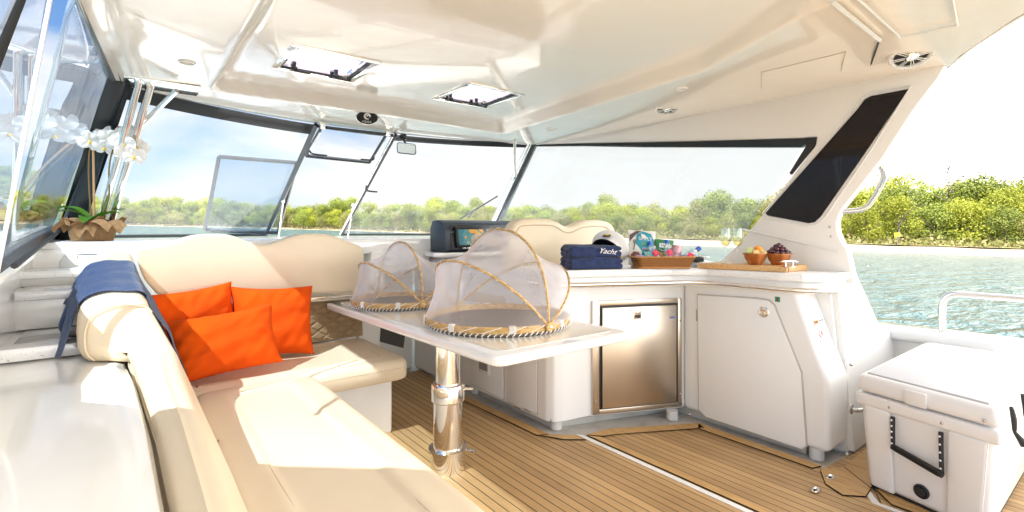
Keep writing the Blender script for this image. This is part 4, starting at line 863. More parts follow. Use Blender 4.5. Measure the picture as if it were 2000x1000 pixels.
# ------------------------------------------------------------------ port console beside the lounge
pc_t = thing('side_console', 'white moulded side console with speckled stone shelves', 'console', (-.3, 2, 0))
ct_y = [(3.66, .705), (2.5, .705), (2.3, .71), (2.0, .728), (1.6, .694), (1.2, .65), (.7, .594)]
def coam(u, v):
    y = lerp(3.66, .6, u); z = interp([(-a, b) for a, b in ct_y], -y); xb = interp([(-s[0], s[6]) for s in ST], -y)-.008; xb = lerp(min(xb, interp([(-s[0], s[4]) for s in ST], -y)-.006), xb, sstep(2.25, 2.36, y))
    P = [(xb, .2), (xb, z-.04), (xb-.012, z-.012), (xb-.04, z), (-.15, z+.006), (-.36, z+.004), (-.42, z+.02), (-.44, z+.30)]
    k = v*7; i = min(int(k), 6); a, b = P[i], P[i+1]; q = k-i; return (lerp(a[0], b[0], q), y, lerp(a[1], b[1], q))
g = G(); g.grid(coam, 80, 42); part('coaming', g, GEL, pc_t, sharp=60)
g = G(); g.hexa([(-.50, .3, .5), (-.345, .3, .5), (-.345, 5.0, .5), (-.50, 5.0, .5), (-.50, .3, 1.03), (-.345, .3, 1.03), (-.42, 5.0, 1.16), (-.50, 5.0, 1.16)], .01); g.hexa([(-.50, 2.2, 1.03), (-.32, 2.2, 1.02), (-.40, 5.0, 1.15), (-.50, 5.0, 1.15), (-.44, 2.2, 1.075), (-.335, 2.2, 1.07), (-.42, 5.0, 1.195), (-.50, 5.0, 1.2)], .006); part('side_panel', g, GEL, pc_t)
g = G(); g.box(-.40, -.115, 2.56, 3.60, .715, .765, .006); part('shelf', g, STONE, pc_t)
g = G(); g.box(-.345, -.145, 2.66, 3.3, .766, .770, .001); part('glass_cooktop', g, mat('cooktop', (.30, .30, .30), .04, coat=1), pc_t)
g = G(); g.box(-.40, -.13, 2.96, 3.62, .77, .935, .012); part('riser', g, GEL, pc_t); g = G(); g.box(-.38, -.135, 2.93, 3.3, .90, .94, .006); part('shelf', g, STONE, pc_t)
g = G(); g.box(-.42, -.09, 3.22, 3.66, .935, 1.005, .012); part('riser', g, GEL, pc_t); g = G(); g.box(-.42, -.06, 3.17, 3.40, .975, 1.012, .006); part('shelf', g, STONE, pc_t)
g = G(); g.ball((-.15, 3.62, 1.0), .13, 3, (1.15, .8, .95)); part('moulded_mound', g, GEL, pc_t)
g = G(); kb = on_z(4, 800, .70); g.lathe([(.008, 0), (.008, .02), (.014, .026), (.012, .034), (0, .036)], kb-Vector((0, 0, .01)), (.5, -.4, .8), 16); part('knob', g, SCREWM, pc_t)
t = thing('chrome_fiddle_rail', 'tiny chrome fiddle rail standing on the white shelf below the orchid', 'rail', (-.14, 3.33, 1.012)); c = on_z(170, 520, 1.012)
rg = Vector((CS, -SN, 0)); fw = Vector((SN, CS, 0)); g = G(); a, b = c-rg*.05, c+rg*.055
up_ = Vector((0, 0, .06)); g.tube([a, a+up_, b+up_, b], .004, 8); g.tube([a+up_, a+up_+fw*.05+rg*.01, b+up_+fw*.05-rg*.0, b+up_], .004, 8); g.tube([b+fw*.05, b+fw*.05+up_], .004, 8); part('rail', g, CHROME, t)

# ------------------------------------------------------------------ orchid
oc = on_z(180, 462, 1.137); oc = at_d(180, 467, 3.02); oc.z = 1.137; KO = 3.02/3.33
ot = thing('orchid', 'white flowering orchid in a burlap wrapped pot by the corner window', 'plant', oc)
def burlap(u, v):
    a = u*2*math.pi; z = v; r = interp([(0, .085), (.25, .092), (.6, .10), (.82, .108), (1, .135)], z)
    r *= 1+.10*math.sin(a*3+1)*z+.035*math.sin(a*7+2+z*3)+.02*math.sin(a*11+z*6); zz = .14*z+.018*math.sin(a*4+.7)*z+.012*math.sin(a*9)*z
    if z > .9: zz -= .02
    return oc+Vector((math.cos(a)*r*1.15, math.sin(a)*r, zz))
g = G(); g.grid(lambda u, v: burlap(u, v), 72, 18, .004, closeu=True); part('burlap_wrap', g, BURLAP, ot, sharp=80)
g = G()
def flap(c0, d, w, ln, up, seed):
    d = Vector(d).normalized(); s_ = d.cross(Vector((0, 0, 1))).normalized(); return lambda u, v: c0+s_*(u-.5)*w*(1-.3*v)+d*ln*v+Vector((0, 0, up*math.sin(v*2.6)+.018*math.sin(u*9+seed)*(.3+v)-.05*v*v))
g.grid(flap(oc+Vector((.02, -.06, .10)), rg*1+fw*-.3, .16, .18, .03, 1), 14, 12, .004); g.grid(flap(oc+Vector((-.02, -.04, .10)), -rg+fw*-.2, .17, .15, .04, 3), 14, 12, .004); g.grid(flap(oc+Vector((0, -.07, .07)), rg*.2-fw, .15, .08, .05, 5), 14, 12, .004)
part('burlap_fold', g, BURLAP, ot, sharp=80)
g = G(); g.lathe([(.07, .02), (.085, .13), (.08, .13), (.0, .125)], oc, n=20); part('pot', g, mat('moss', (.12, .10, .05), .95), ot)
def leaf(c0, d, ln, w, up, dr):
    d = Vector(d).normalized(); s_ = d.cross(Vector((0, 0, 1))).normalized()
    def f(u, v):
        ww = w*(math.sin(min(v*1.15+.05, 1)*math.pi)**.6 if v < .98 else .05); x = (u-.5)*ww
        return c0+s_*x+d*ln*v+Vector((0, 0, up*v-dr*v*v+abs(x)*.35))
    return f
for k, (d, ln, w, up, dr) in enumerate(((-rg*1+fw*.0, .26, .065, .27, .22), (-rg*.8-fw*.5, .20, .06, .20, .17), (rg*1-fw*.1, .22, .06, .14, .10), (rg*.45-fw*.9, .20, .085, .11, .15), (rg*.8+fw*.5, .20, .05, .16, .08))):
    g = G(); g.grid(leaf(oc+Vector((0, 0, .12)), d, ln, w, up, dr), 6, 16, .002); part('leaf', g, LEAFP, ot, sharp=80)
stems = [[(178, 462), (176, 400), (173, 330), (178, 285), (200, 268), (225, 266)], [(200, 445), (212, 390), (213, 330), (222, 290), (240, 272), (262, 292)]]
SM = mat('support_cane', (.42, .24, .10), .6)
for k, sp in enumerate(stems):
    g = G(); P = [at_d(a, b, 3.02) for a, b in sp]; P[0] = oc+Vector((.0+.02*k, 0, .10)); g.tube(P, .0045, 7, 6); part('stem', g, STEMM, ot)
g = G(); g.tube([oc+Vector((.01, 0, .1)), at_d(182, 288, 3.03)], .006, 7); part('support_cane', g, SM, ot)
def petal(c, n, up, r, wid, ang):
    n = n.normalized(); u_ = (up-n*up.dot(n)).normalized(); s_ = u_.cross(n); d = u_*math.cos(ang)+s_*math.sin(ang); p_ = d.cross(n)
    def f(u, v):
        w = wid*math.sin(math.pi*min(v*.92+.04, 1))**.75; x = (u-.5)*w; return c+d*r*v+p_*x+n*(.010*math.sin(v*2.6)+.004*math.sin(u*6))
    return f
rr = random.Random(12)
fl = [(176, 276, 3.30), (190, 268, 3.34), (208, 266, 3.36), (216, 270, 3.30), (205, 288, 3.32), (238, 276, 3.30), (246, 283, 3.27), (240, 262, 3.35), (226, 262, 3.34), (246, 300, 3.28), (262, 306, 3.30), (268, 288, 3.33), (252, 262, 3.34), (196, 282, 3.35)]
for k, (a, b, d) in enumerate(fl):
    c = at_d(a, b, d*KO); n = (Vector((0, 0, EYE))-c).normalized()+Vector((rr.uniform(-.5, .5), rr.uniform(-.4, .4), rr.uniform(-.5, .2))); n.normalize(); up = Vector((rr.uniform(-.3, .3), 0, 1))
    g = G()
    for an, q, w in ((0, .058, .044), (2.2, .056, .042), (-2.2, .056, .042), (1.25, .066, .080), (-1.25, .066, .080)): g.grid(petal(c, n, up, q, w, an+.1), 6, 6)
    fo = part('flower', g, PETAL, ot, sharp=80); g = G(); g.ball(c+n*.010-Vector((0, 0, .006)), .009, 1, (1, 1, 1.3)); part('throat', g, YEL, fo)

# ------------------------------------------------------------------ table
tb = thing('pedestal_table', 'white glossy rectangular table on a telescoping chrome pedestal', 'table', (1.26, 2.2, 0))
top = []
for cx, cy, a0 in ((1.86, 1.585, -90), (1.85, 3.36, 0), (1.10, 3.36, 90), (1.165, 1.585, 180)):
    for k in range(6): a = R(a0+90*k/5); top.append((cx+.055*math.cos(a), cy+.055*math.sin(a)))
g = G(); g.prism([(x, y, .672) for x, y in top], (0, 0, .043), .014, 4); part('tabletop', g, TABLE, tb, sharp=40)
ins_ = [(1.545+(x-1.545)*.86, 2.45+(y-2.45)*.93) for x, y in top]
g = G(); g.prism([(x, y, .7145) for x, y in ins_], (0, 0, .003), .0015, 1); part('top_inlay', g, mat('table_inlay', (.80, .78, .72), .08, coat=.8), tb)
pc = Vector((1.275, 2.175, 0)); g = G(); g.lathe([(.062, .42), (.062, .673)], pc, n=40); part('pedestal', g, CHROME, tb)
g = G(); g.lathe([(.074, .10), (.074, .418)], pc, n=40); part('pedestal', g, CHROME, tb)
g = G(); g.lathe([(.079, .345), (.084, .35), (.084, .425), (.080, .432), (.063, .434)], pc, n=40); part('collar', g, CHROME, tb)
g = G(); g.lathe([(.085, .0), (.085, .10), (.098, .104), (.098, .112), (.075, .118)], pc, n=40); part('collar', g, CHROME, tb)
g = G(); g.tube([pc+Vector((.07, -.04, .40)), pc+Vector((.105, -.068, .40))], .008, 10); part('lock_knob', g, CHROME, tb); g = G(); g.tube([pc+Vector((.085, -.055, .09)), pc+Vector((.108, -.072, .09)), pc+Vector((.108, -.072, .075))], .006, 8); part('lock_lever', g, SCREWM, tb)
g = G(); g.box(1.16, 1.40, 2.05, 2.30, .655, .673, .004); part('mount_plate', g, CHROME, tb)

# ------------------------------------------------------------------ food covers
def food_cover(c, Rr, k, label):
    c = Vector(c); t = thing('food_cover', label, 'food cover', c, 'bamboo food covers on the table')
    ax = Vector((.05, -1, 0)).normalized(); sd = Vector((-ax.y, ax.x, 0))   # side = +x
    if sd.x < 0: sd = -sd
    g = G(); g.lathe([(Rr*.95, .012), (Rr*.985, .013), (Rr, .018), (Rr, .044), (Rr*.985, .048), (Rr*.965, .046), (Rr*.96, .018), (Rr*.95, .012)], c, n=72); part('bamboo_rim', g, BAMBOO, t, sharp=50)
    g = G(); g.lathe([(Rr*.90, .002), (Rr*.99, .004), (Rr*1.005, .012), (Rr*.99, .018), (Rr*.96, .016)], c, n=72); part('base_rim', g, mat('rope_dark', (.16, .12, .08), .9), t)
    g = G(); g.lathe([(Rr*.97, .010), (0, .012)], c, n=72); g.lathe([(Rr*.97, .006), (0, .005)], c, n=72); part('woven_tray', g, WICK, t)
    g = G()
    N = 84
    for i in range(N):
        a = 2*math.pi*i/N; d = Vector((math.cos(a), math.sin(a), 0)); d2 = Vector((math.cos(a+.035), math.sin(a+.035), 0)); g.tube([c+d*Rr*.985+Vector((0, 0, .0)), c+d*Rr*1.012+Vector((0, 0, .008)), c+d2*Rr*1.008+Vector((0, 0, .019))], .0028, 4)
    for i in range(21):
        a = 2*math.pi*i/21; P = []
        for q in range(5): aa = a+q*.06; P.append(c+Vector((math.cos(aa), math.sin(aa), 0))*Rr*1.006+Vector((0, 0, .020+.028*q/4)))
        g.tube(P, .0018, 4)
    for i in range(8):
        for q in range(5):
            aa = 2*math.pi*i/8+.3+q*.018; d = Vector((math.cos(aa), math.sin(aa), 0)); g.tube([c+d*Rr*1.005+Vector((0, 0, .018)), c+d*Rr*1.006+Vector((0, 0, .049)), c+d*Rr*.95+Vector((0, 0, .05))], .0028, 4)
    part('lacing', g, LACE, t)
    aps = [(-.285*k, .30*k), (.015*k, .455*k), (.345*k, .27*k)]
    def hp_(ap, ph): return c+ax*Rr*1.0*math.cos(ph)+(sd*ap[0]+Vector((0, 0, ap[1])))*math.sin(ph)**.85+Vector((0, 0, .035))
    for ap in aps:
        g = G(); P = [hp_(ap, math.pi*i/40) for i in range(41)]; g.tube(P, .0062, 6); part('hoop', g, BAMBOO, t)
        g = G(); W_ = []
        for i in range(241):
            f = i/240; ph = math.pi*f; p = hp_(ap, ph); a = f*90; W_.append(p+Vector((math.cos(a), math.sin(a)*.6, math.sin(a)))*.0075)
        g.tube(W_, .0013, 3); part('hoop_lacing', g, LACE, t)
    keys = [(-Rr/k, 0)]+[(a/k, b/k) for a, b in aps]+[(Rr/k, 0)]
    keys = [(a*k, b*k) for a, b in keys]
    def netf(u, v):
        ph = math.pi*(.012+.976*v); s = math.sin(ph); m = len(keys)-1; q = u*m; i = min(int(q), m-1); fr = q-i
        a, b = keys[i], keys[i+1]; x = lerp(a[0], b[0], fr); z = lerp(a[1], b[1], fr); sag = 4*fr*(1-fr)*(.10 if 0 < i < m-1 else .13); z *= 1-sag; x *= 1-sag*.55; q_ = 1+.014*math.sin(v*46+u*14)*math.sin(u*math.pi*m)+.010*math.sin(v*21-u*9); x *= q_; z *= q_
        e = s**.85; rim = 1 if i in (0, m-1) else 0
        ee = e if not rim else lerp(s, e, (fr if i == 0 else 1-fr))
        return c+ax*Rr*math.cos(ph)+(sd*x+Vector((0, 0, z)))*ee+Vector((0, 0, .036+.003*math.sin(v*60)*(1-min(1, z*8))))
    g = G(); g.grid(netf, 48, 60); part('net', g, NET, t, sharp=180)
    for s_ in (1, -1):
        g = G(); p = c+ax*Rr*s_*1.02+Vector((0, 0, .036)); g.lathe([(.020, -.006), (.024, 0), (.020, .008), (0, .009)], p, ax*s_, 20); pv = part('pivot', g, BAMBOO, t); g = G(); g.lathe([(.006, .006), (.005, .013), (0, .014)], p, ax*s_, 12); part('pin', g, CHROME, pv)
food_cover((1.53, 2.10, .717), .375, 1.0, 'near round bamboo tray under a white net dome, at the aft end of the table')
food_cover((1.40, 3.02, .717), .30, .82, 'farther smaller bamboo tray under a white net dome, by the bench backrest')

# ------------------------------------------------------------------ helm
hc = thing('helm_console', 'helm console with dark hooded dash, chart screen and compass', 'helm console', (2.4, 3.6, 0))
g = G(); g.box(1.98, 2.95, 3.48, 3.98, -.01, .99, .04, 4); part('pedestal', g, GEL, hc)
g = G(); g.prism([(x, y, .99) for x, y in [(1.86, 3.40), (1.90, 3.34), (3.0, 3.34), (3.0, 3.8), (1.92, 3.8)]], (0, 0, .035), .012, 3); part('shelf', g, GEL, hc)
NV = mat('helm_hood', (.028, .042, .06), .35, bump=(200, .2, .001))
prof = [(3.43, 1.028), (3.40, 1.05), (3.42, 1.20), (3.46, 1.262), (3.52, 1.285), (3.62, 1.28), (3.66, 1.22), (3.66, 1.028)]
g = G(); g.prism([Vector((1.97, y, z)) for y, z in prof], (1.05, 0, 0), .012, 3); part('hood', g, NV, hc)
# recessed black fascia, screen
def fx(x, s, o=0): # s up the fascia
    return Vector((x, 3.392+.05*s-o, 1.045+.215*s))
g = G(); g.prism([fx(2.02, .02), fx(2.98, .02), fx(2.98, .93), fx(2.05, .93), fx(2.02, .85)], (0, -.006, 0), .002, 1); part('fascia', g, mat('fascia', (.012, .013, .016), .25), hc)
g = G(); g.prism([fx(2.06, .10, .008), fx(2.44, .10, .008), fx(2.42, .86, .008), fx(2.06, .86, .008)], (0, -.022, 0), .004, 2); scr = part('screen_bezel', g, BLACK, hc)
def screen_mat():
    m = bpy.data.materials.new('chart_screen'); m.use_nodes = True; t = m.node_tree; b = t.nodes['Principled BSDF']; c = nn(t, 'ShaderNodeTexCoord'); mpn = nn(t, 'ShaderNodeMapping'); t.links.new(c.outputs['Object'], mpn.inputs[0])
    mpn.inputs['Location'].default_value = (.9, 0, .3); n = nn(t, 'ShaderNodeTexNoise'); n.inputs['Scale'].default_value = 9; n.inputs['Detail'].default_value = 6; t.links.new(mpn.outputs[0], n.inputs[0])
    s = nn(t, 'ShaderNodeSeparateXYZ'); t.links.new(c.outputs['Object'], s.inputs[0]); a = nn(t, 'ShaderNodeMath', operation='MULTIPLY_ADD'); a.inputs[1].default_value = 1.9; t.links.new(s.outputs[0], a.inputs[0]); t.links.new(n.outputs[0], a.inputs[2])
    r = nn(t, 'ShaderNodeValToRGB'); r.color_ramp.interpolation = 'CONSTANT'; e = r.color_ramp.elements; e[0].position = 0; e[0].color = (.03, .12, .15, 1); e[1].position = .28; e[1].color = (.06, .17, .17, 1)
    for p_, cc in ((.40, (.50, .22, .03, 1)), (.52, (.38, .27, .06, 1)), (.60, (.05, .15, .17, 1)), (.66, (.55, .25, .03, 1))): k = e.new(p_); k.color = cc
    mr = nn(t, 'ShaderNodeMath', operation='ADD'); mr.inputs[1].default_value = .27; t.links.new(a.outputs[0], mr.inputs[0]); t.links.new(mr.outputs[0], r.inputs[0])
    t.links.new(r.outputs[0], b.inputs['Base Color']); t.links.new(r.outputs[0], b.inputs['Emission Color']); b.inputs['Emission Strength'].default_value = .12; b.inputs['Roughness'].default_value = .15; return m
g = G(); g.prism([fx(2.08, .18, .031), fx(2.335, .18, .031), fx(2.325, .76, .031), fx(2.08, .76, .031)], (0, -.0015, 0)); part('screen', g, screen_mat(), scr)
for k in range(4):
    for j in range(2):
        g = G(); g.ball(fx(2.365+j*.03, .28+k*.15, .031), .006, 1, (1, .6, 1)); part('button', g, WHT, scr)
g = G(); c = fx(2.53, .60, .0); g.ball(c, .052, 3, (1, .8, 1)); part('compass', g, BLACK, hc); g = G(); g.lathe([(.034, .0), (.030, .004), (0, .005)], c+Vector((0, -.040, .006)), (0, -1, .2), 20, (1, .45)); part('compass_card', g, WHT, hc)
for x in (2.12, 2.16, 2.30): g = G(); g.box(x-.015, x+.015, 3.365, 3.385, 1.052, 1.064, .002); part('switch', g, WHT if x > 2.2 else SCREWM, hc)
hs = thing('helm_chair', 'cream double helm seat with a twin-humped backrest behind the galley counter', 'seat', (2.4, 2.7, 0))
ho = [(990, 530), (994, 480), (1000, 447), (1008, 434), (1024, 428), (1050, 426), (1080, 428), (1094, 434), (1104, 441), (1114, 442), (1126, 438), (1140, 431), (1160, 429), (1184, 431), (1197, 438), (1204, 452), (1210, 485), (1216, 530)]
P = [on_y(a, b, 2.50) for a, b in ho]; g = G(); P2 = spline(P, 2); g.prism(P2, (0, .10, 0), .03, 4); part('backrest', g, VINYL, hs, sharp=50)
g = G(); g.tube([on_y(1006, 470, 2.499), on_y(1012, 447, 2.497), on_y(1030, 440, 2.497), on_y(1080, 441, 2.497), on_y(1100, 452, 2.497), on_y(1116, 454, 2.497), on_y(1140, 444, 2.497), on_y(1180, 443, 2.497), on_y(1196, 455, 2.497)], .0025, 6, 4); part('piping', g, VINYL2, hs)
g = G(); a = at_d(975, 468, 3.42); g.hexa([(1.90, 2.56, 1.08), (2.0, 2.56, 1.08), (2.0, 2.95, 1.11), (1.90, 2.95, 1.11), (1.90, 2.56, 1.15), (2.0, 2.56, 1.15), (2.0, 2.95, 1.17), (1.90, 2.95, 1.17)], .03, 4); g.tube([(1.95, 2.6, 1.1), (1.97, 2.56, .9)], .02, 8); part('armrest', g, VINYL, hs)
part('seat_cushion', cushion(1.98, 2.98, 2.58, 3.12, .66, .78, .04, .08, .12), VINYL, hs, sharp=70)

# ------------------------------------------------------------------ things on the counter
CZ = .9685
cr_ = Vector((.90, -.435, 0)).normalized(); cf_ = Vector((.435, .90, 0)).normalized()
def folded(name, label, c, w, d, h, seed, grp, rot=0):
    c = Vector(c); rr = random.Random(seed); a, b = cr_, cf_
    N, M = 40, 20
    def loop(t): # closed profile in (s,z) with fold notch at the right
        pts = [(-.5, .0), (-.53, .18), (-.545, .32), (-.53, .44), (-.515, .5), (-.53, .56), (-.54, .72), (-.52, .9), (-.47, 1.0), (-.2, 1.0), (.1, .98), (.38, .94), (.47, .88), (.50, .72), (.46, .56), (.34, .51), (.46, .47), (.5, .3), (.485, .08), (.45, 0), (.1, -.0), (-.2, 0)]
        return pts
    pr = [Vector((p[0]*w, 0, p[1]*h)) for p in loop(0)]; pr = spline(pr, 3, True); n = len(pr)
    def f(u, v):
        p = pr[round(u*n) % n]; e = sstep(0, .12, min(v, 1-v)); sh = .86+.14*e; zc = h*.5
        wv = .006*math.sin(v*9+p.x*20+seed)+.004*math.sin(v*23+seed*2+p.x*45)
        return c+a*(p.x*(.96+.04*e)+wv*.5)+b*(v-.5)*d+Vector((0, 0, max(zc+(p.z-zc)*sh+(wv if p.z > h*.3 else 0), .0005)))
    g = G(); g.grid(f, n, M, closeu=True)
    b_ = bmesh.new()
    for v in (0, 1): b_.faces.new([b_.verts.new(f(i/n, v)) for i in range(n)])
    g._merge(b_); t = thing(name, label, 'towel', c, grp); part('fabric', g, NAVY, t, sharp=75); return t
tc_ = at_d(1161, 520, 3.02); tc_.z = CZ; tc_ += cf_*.04
folded('folded_towel', 'lower folded navy towel of the stack on the counter', tc_, .325, .22, .072, 1, 'folded navy towels')
t2 = folded('folded_towel', 'upper folded navy towel with white script, on top of the stack', tc_+Vector((.0, 0, .071))-cr_*.004, .315, .21, .068, 5, 'folded navy towels')
# embroidered script
o0 = tc_+cr_*.045-cf_*.128+Vector((0, 0, .107))
text('embroidery', 'Yacht', .045, o0, cr_+Vector((0, 0, -.10)), Vector((0, 0, 1))+cf_*.25, WHT, t2, .110, shear=.55)
# captain's cap
hcap = tc_+cr_*.125+cf_*.045+Vector((0, 0, .098)); hu = (cr_*.50+cf_*.55+Vector((0, 0, .50))).normalized(); hf = Vector((0, 0, .9))-cr_*.40-cf_*.45; hf = (hf-hu*hf.dot(hu)).normalized(); hsx = hu.cross(hf)
ht = thing('captains_cap', 'white captain cap with black band and yellow braid leaning on the navy towels', 'cap', hcap)
def hp2(x, y, z): return hcap+hsx*x+hf*y+hu*z
g = G()
def capf(u, v):
    a = u*2*math.pi; pr_ = [(.078, -.005), (.084, .012), (.104, .026), (.118, .036), (.121, .042), (.112, .048), (.07, .051), (.0, .052)]; q = v*7; i = min(int(q), 6); r = lerp(pr_[i][0], pr_[i+1][0], q-i); z = lerp(pr_[i][1], pr_[i+1][1], q-i)
    return hp2(math.cos(a)*r, math.sin(a)*r, z+.022*max(0, math.sin(a))*(r/.12))
g.grid(capf, 48, 28, closeu=True); part('crown', g, mat('cap_cloth', (.80, .80, .80), .8, bump=(90, .2, .002)), ht, sharp=60)
g = G(); g.grid(lambda u, v: hp2(math.cos(u*6.2832)*.079, math.sin(u*6.2832)*.079, -.036+.038*v), 48, 2, .003, closeu=True); part('band', g, BLACK, ht)
g = G(); g.tube([hp2(math.cos(a*.1)*.084, math.sin(a*.1)*.084, -.022+.0) for a in range(63)], .005, 8, closed=True); part('braid', g, mat('yellow_braid', (.75, .58, .05), .5), ht)
g = G(); g.grid(lambda u, v: (lambda a: hp2(math.cos(a)*lerp(.082, .082+.05*math.sin(max(0, (a-.5)/(2.14))*math.pi)**.7, v), math.sin(a)*lerp(.082, .082+.05*math.sin(max(0, (a-.5)/2.14)*math.pi)**.7, v), -.036-.014*v))(lerp(.5, 2.64, u)), 24, 6, .003); part('visor', g, BLACK, ht)
eb = hp2(0, .097, .040); en = (hf*.75+hu*.45-cf_*.4).normalized(); er = hsx; eu = en.cross(er).normalized(); g = G(); g.prism([eb-er*.024-eu*.030, eb+er*.024-eu*.030, eb+er*.024+eu*.030, eb-er*.024+eu*.030], en*.004, .001, 1); em = part('emblem_patch', g, BLACK, ht)
g = G(); YB = MATS['yellow_braid']; g.tube([eb+en*.006+(er*math.cos(a*.5)+eu*math.sin(a*.5))*.010 for a in range(13)], .0028, 5, closed=True)
for a in range(8): d = er*math.cos(a*.785)+eu*math.sin(a*.785); g.tube([eb+en*.006+d*.010, eb+en*.006+d*.019], .0028, 5)
part('wheel_emblem', g, YB, em)
for s_ in (.9, 4.2): g = G(); g.ball(hp2(math.cos(s_)*.1, math.sin(s_)*.1, .052+.02*max(0, math.sin(s_))), .0035, 1); part('eyelet', g, SCREWM, ht)
# basket
br = Vector((.83, -.555, 0)).normalized(); bf = Vector((.555, .83, 0)).normalized()
bc = at_d(1290, 520, 3.08); bc.z = CZ
BR, BF = .185, .105
bt = thing('snack_basket', 'rectangular brown wicker basket holding snacks and drinks', 'basket', bc)
def bp3(x, y, z): return bc+br*x+bf*y+Vector((0, 0, z))
def weave_mat():
    m = bpy.data.materials.new('wicker'); m.use_nodes = True; t = m.node_tree; b = t.nodes['Principled BSDF']; l = t.links.new
    c = nn(t, 'ShaderNodeTexCoord'); s = nn(t, 'ShaderNodeVectorMath', operation='DOT_PRODUCT'); s.inputs[1].default_value = (.83, -.555, 0); l(c.outputs['Object'], s.inputs[0]); z = nn(t, 'ShaderNodeSeparateXYZ'); l(c.outputs['Object'], z.inputs[0])
    cb = nn(t, 'ShaderNodeCombineXYZ'); l(s.outputs['Value'], cb.inputs[0]); l(z.outputs[2], cb.inputs[1])
    k = nn(t, 'ShaderNodeTexBrick'); k.inputs['Scale'].default_value = 1; k.inputs['Brick Width'].default_value = .014; k.inputs['Row Height'].default_value = .0105; k.inputs['Mortar Size'].default_value = .0022
    k.inputs['Color1'].default_value = (.50, .23, .06, 1); k.inputs['Color2'].default_value = (.40, .15, .03, 1); k.inputs['Mortar'].default_value = (.10, .035, .008, 1); l(cb.outputs[0], k.inputs[0]); l(k.outputs[0], b.inputs['Base Color'])
    bp_n = nn(t, 'ShaderNodeBump'); bp_n.inputs['Distance'].default_value = .003; bp_n.invert = True; l(k.outputs['Fac'], bp_n.inputs['Height']); l(bp_n.outputs[0], b.inputs['Normal']); b.inputs['Roughness'].default_value = .45; return m
WK = weave_mat(); g = G()
def rr4(a, b, z, n=8):
    out = []
    for sx_, sy_, a0 in ((1, 1, 0), (-1, 1, 90), (-1, -1, 180), (1, -1, 270)):
        for j in range(n+1): q = R(a0+90*j/n); out.append(bp3(sx_*(a-.03)+.03*math.cos(q), sy_*(b-.03)+.03*math.sin(q), z))
    return out
RG = [rr4(BR*.86, BF*.82, .0), rr4(BR*.90, BF*.87, .02), rr4(BR*.96, BF*.95, .05), rr4(BR, BF, .068), rr4(BR*.985, BF*.975, .068), rr4(BR*.94, BF*.92, .045), rr4(BR*.85, BF*.8, .006)]
b_ = bmesh.new(); VV = [[b_.verts.new(p) for p in q] for q in RG]; n = len(VV[0])
for A, B in zip(VV, VV[1:]):
    for k in range(n): b_.faces.new((A[k], A[(k+1) % n], B[(k+1) % n], B[k]))
b_.faces.new(VV[-1]); b_.faces.new(VV[0][::-1]); g._merge(b_); part('wicker_body', g, WK, bt, sharp=60)
g = G(); W1 = rr4(BR, BF, .070); g.tube(W1, .0055, 8, closed=True); W2 = rr4(BR*.88, BF*.85, .006); g.tube(W2, .005, 6, closed=True); part('braided_rim', g, mat('wicker_rim', (.46, .20, .05), .45, bump=(180, 1, .003)), bt)
# snack pouch
def pouch(c, rg, up, w, h, t, m, name, label, loc, cat, grp=None):
    rg = Vector(rg).normalized(); up = Vector(up); up = (up-rg*up.dot(rg)).normalized(); n = rg.cross(up); g = G(); th = thing(name, label, cat, loc, grp)
    for sg in (1, -1):
        g.grid(lambda u, v, sg=sg: c+rg*(u-.5)*w*(1-.05*math.sin(v*3.14))+up*v*h+n*sg*t*.5*((4*u*(1-u))**.6*(max(0, 1-(2*v-1)**4))**.8*(1+.12*math.sin(u*13+v*9)+.1*math.sin(v*17))), 20, 20)
    bmesh.ops.remove_doubles(g.bm, verts=g.bm.verts[:], dist=.0004); bmesh.ops.recalc_face_normals(g.bm, faces=g.bm.faces[:]); part('wrapper', g, m, th, sharp=70)
    return th, lambda x, y, o=0: c+rg*x*w+up*y*h+n*(t*.5*(max(0, (4*(x+.5)*(.5-x)))**.6*(max(0, 1-(2*y-1)**4))**.8*1.06)+o), rg, up, n
def decal(th, P, poly, m, name, o=.002, nsub=6):
    g = G(); b = bmesh.new(); f = b.faces.new([b.verts.new(Vector((x, y, 0))) for x, y in poly]); bmesh.ops.triangulate(b, faces=[f]); bmesh.ops.subdivide_edges(b, edges=b.edges[:], cuts=nsub, use_grid_fill=True)
    for v in b.verts: v.co = P(v.co.x, v.co.y, o)
    g._merge(b); return part(name, g, m, th)
tocam = -bf
TEAL = mat('teal_print', (.02, .26, .36), .4); BAGW = mat('bag_white', (.72, .70, .66), .4); CHOC = mat('cookie_brown', (.17, .06, .045), .7, bump=(60, .8, .006), var=(30, (.30, .13, .09), .4, .6)); LIME = mat('lime_print', (.30, .62, .10), .5); DBR = mat('dark_print', (.10, .07, .09), .5)
th, P, rg, up, n = pouch(bp3(-.105, .030, .010), br+Vector((0, 0, -.06)), Vector((0, 0, 1))+bf*.22-br*.16, .18, .225, .05, BAGW, 'snack_bag', 'white and teal cookie bag standing at the left end of the basket', bp3(-.105, .03, .01), 'snack bag')
decal(th, P, [(-.22, .86), (.0, .98), (.30, .90), (.40, .70), (.36, .25), (.44, .08), (-.12, .08), (-.05, .38), (-.28, .62)], TEAL, 'label_panel', .002)
decal(th, P, [(-.47, .66), (-.46, .85), (-.2, .985), (-.02, .985), (-.25, .86)], DBR, 'label_corner', .003)
decal(th, P, [(-.40, .08), (-.44, .28), (-.34, .38), (-.18, .36), (-.08, .24), (-.06, .08)], CHOC, 'cookie_picture', .004)
text('lettering', 'SIMPLY', .030, P(.06, .74, .007), rg, up, WHT, th, .085); text('lettering', 'ORGANIC', .020, P(.10, .60, .007), rg, up, LIME, th, .072)
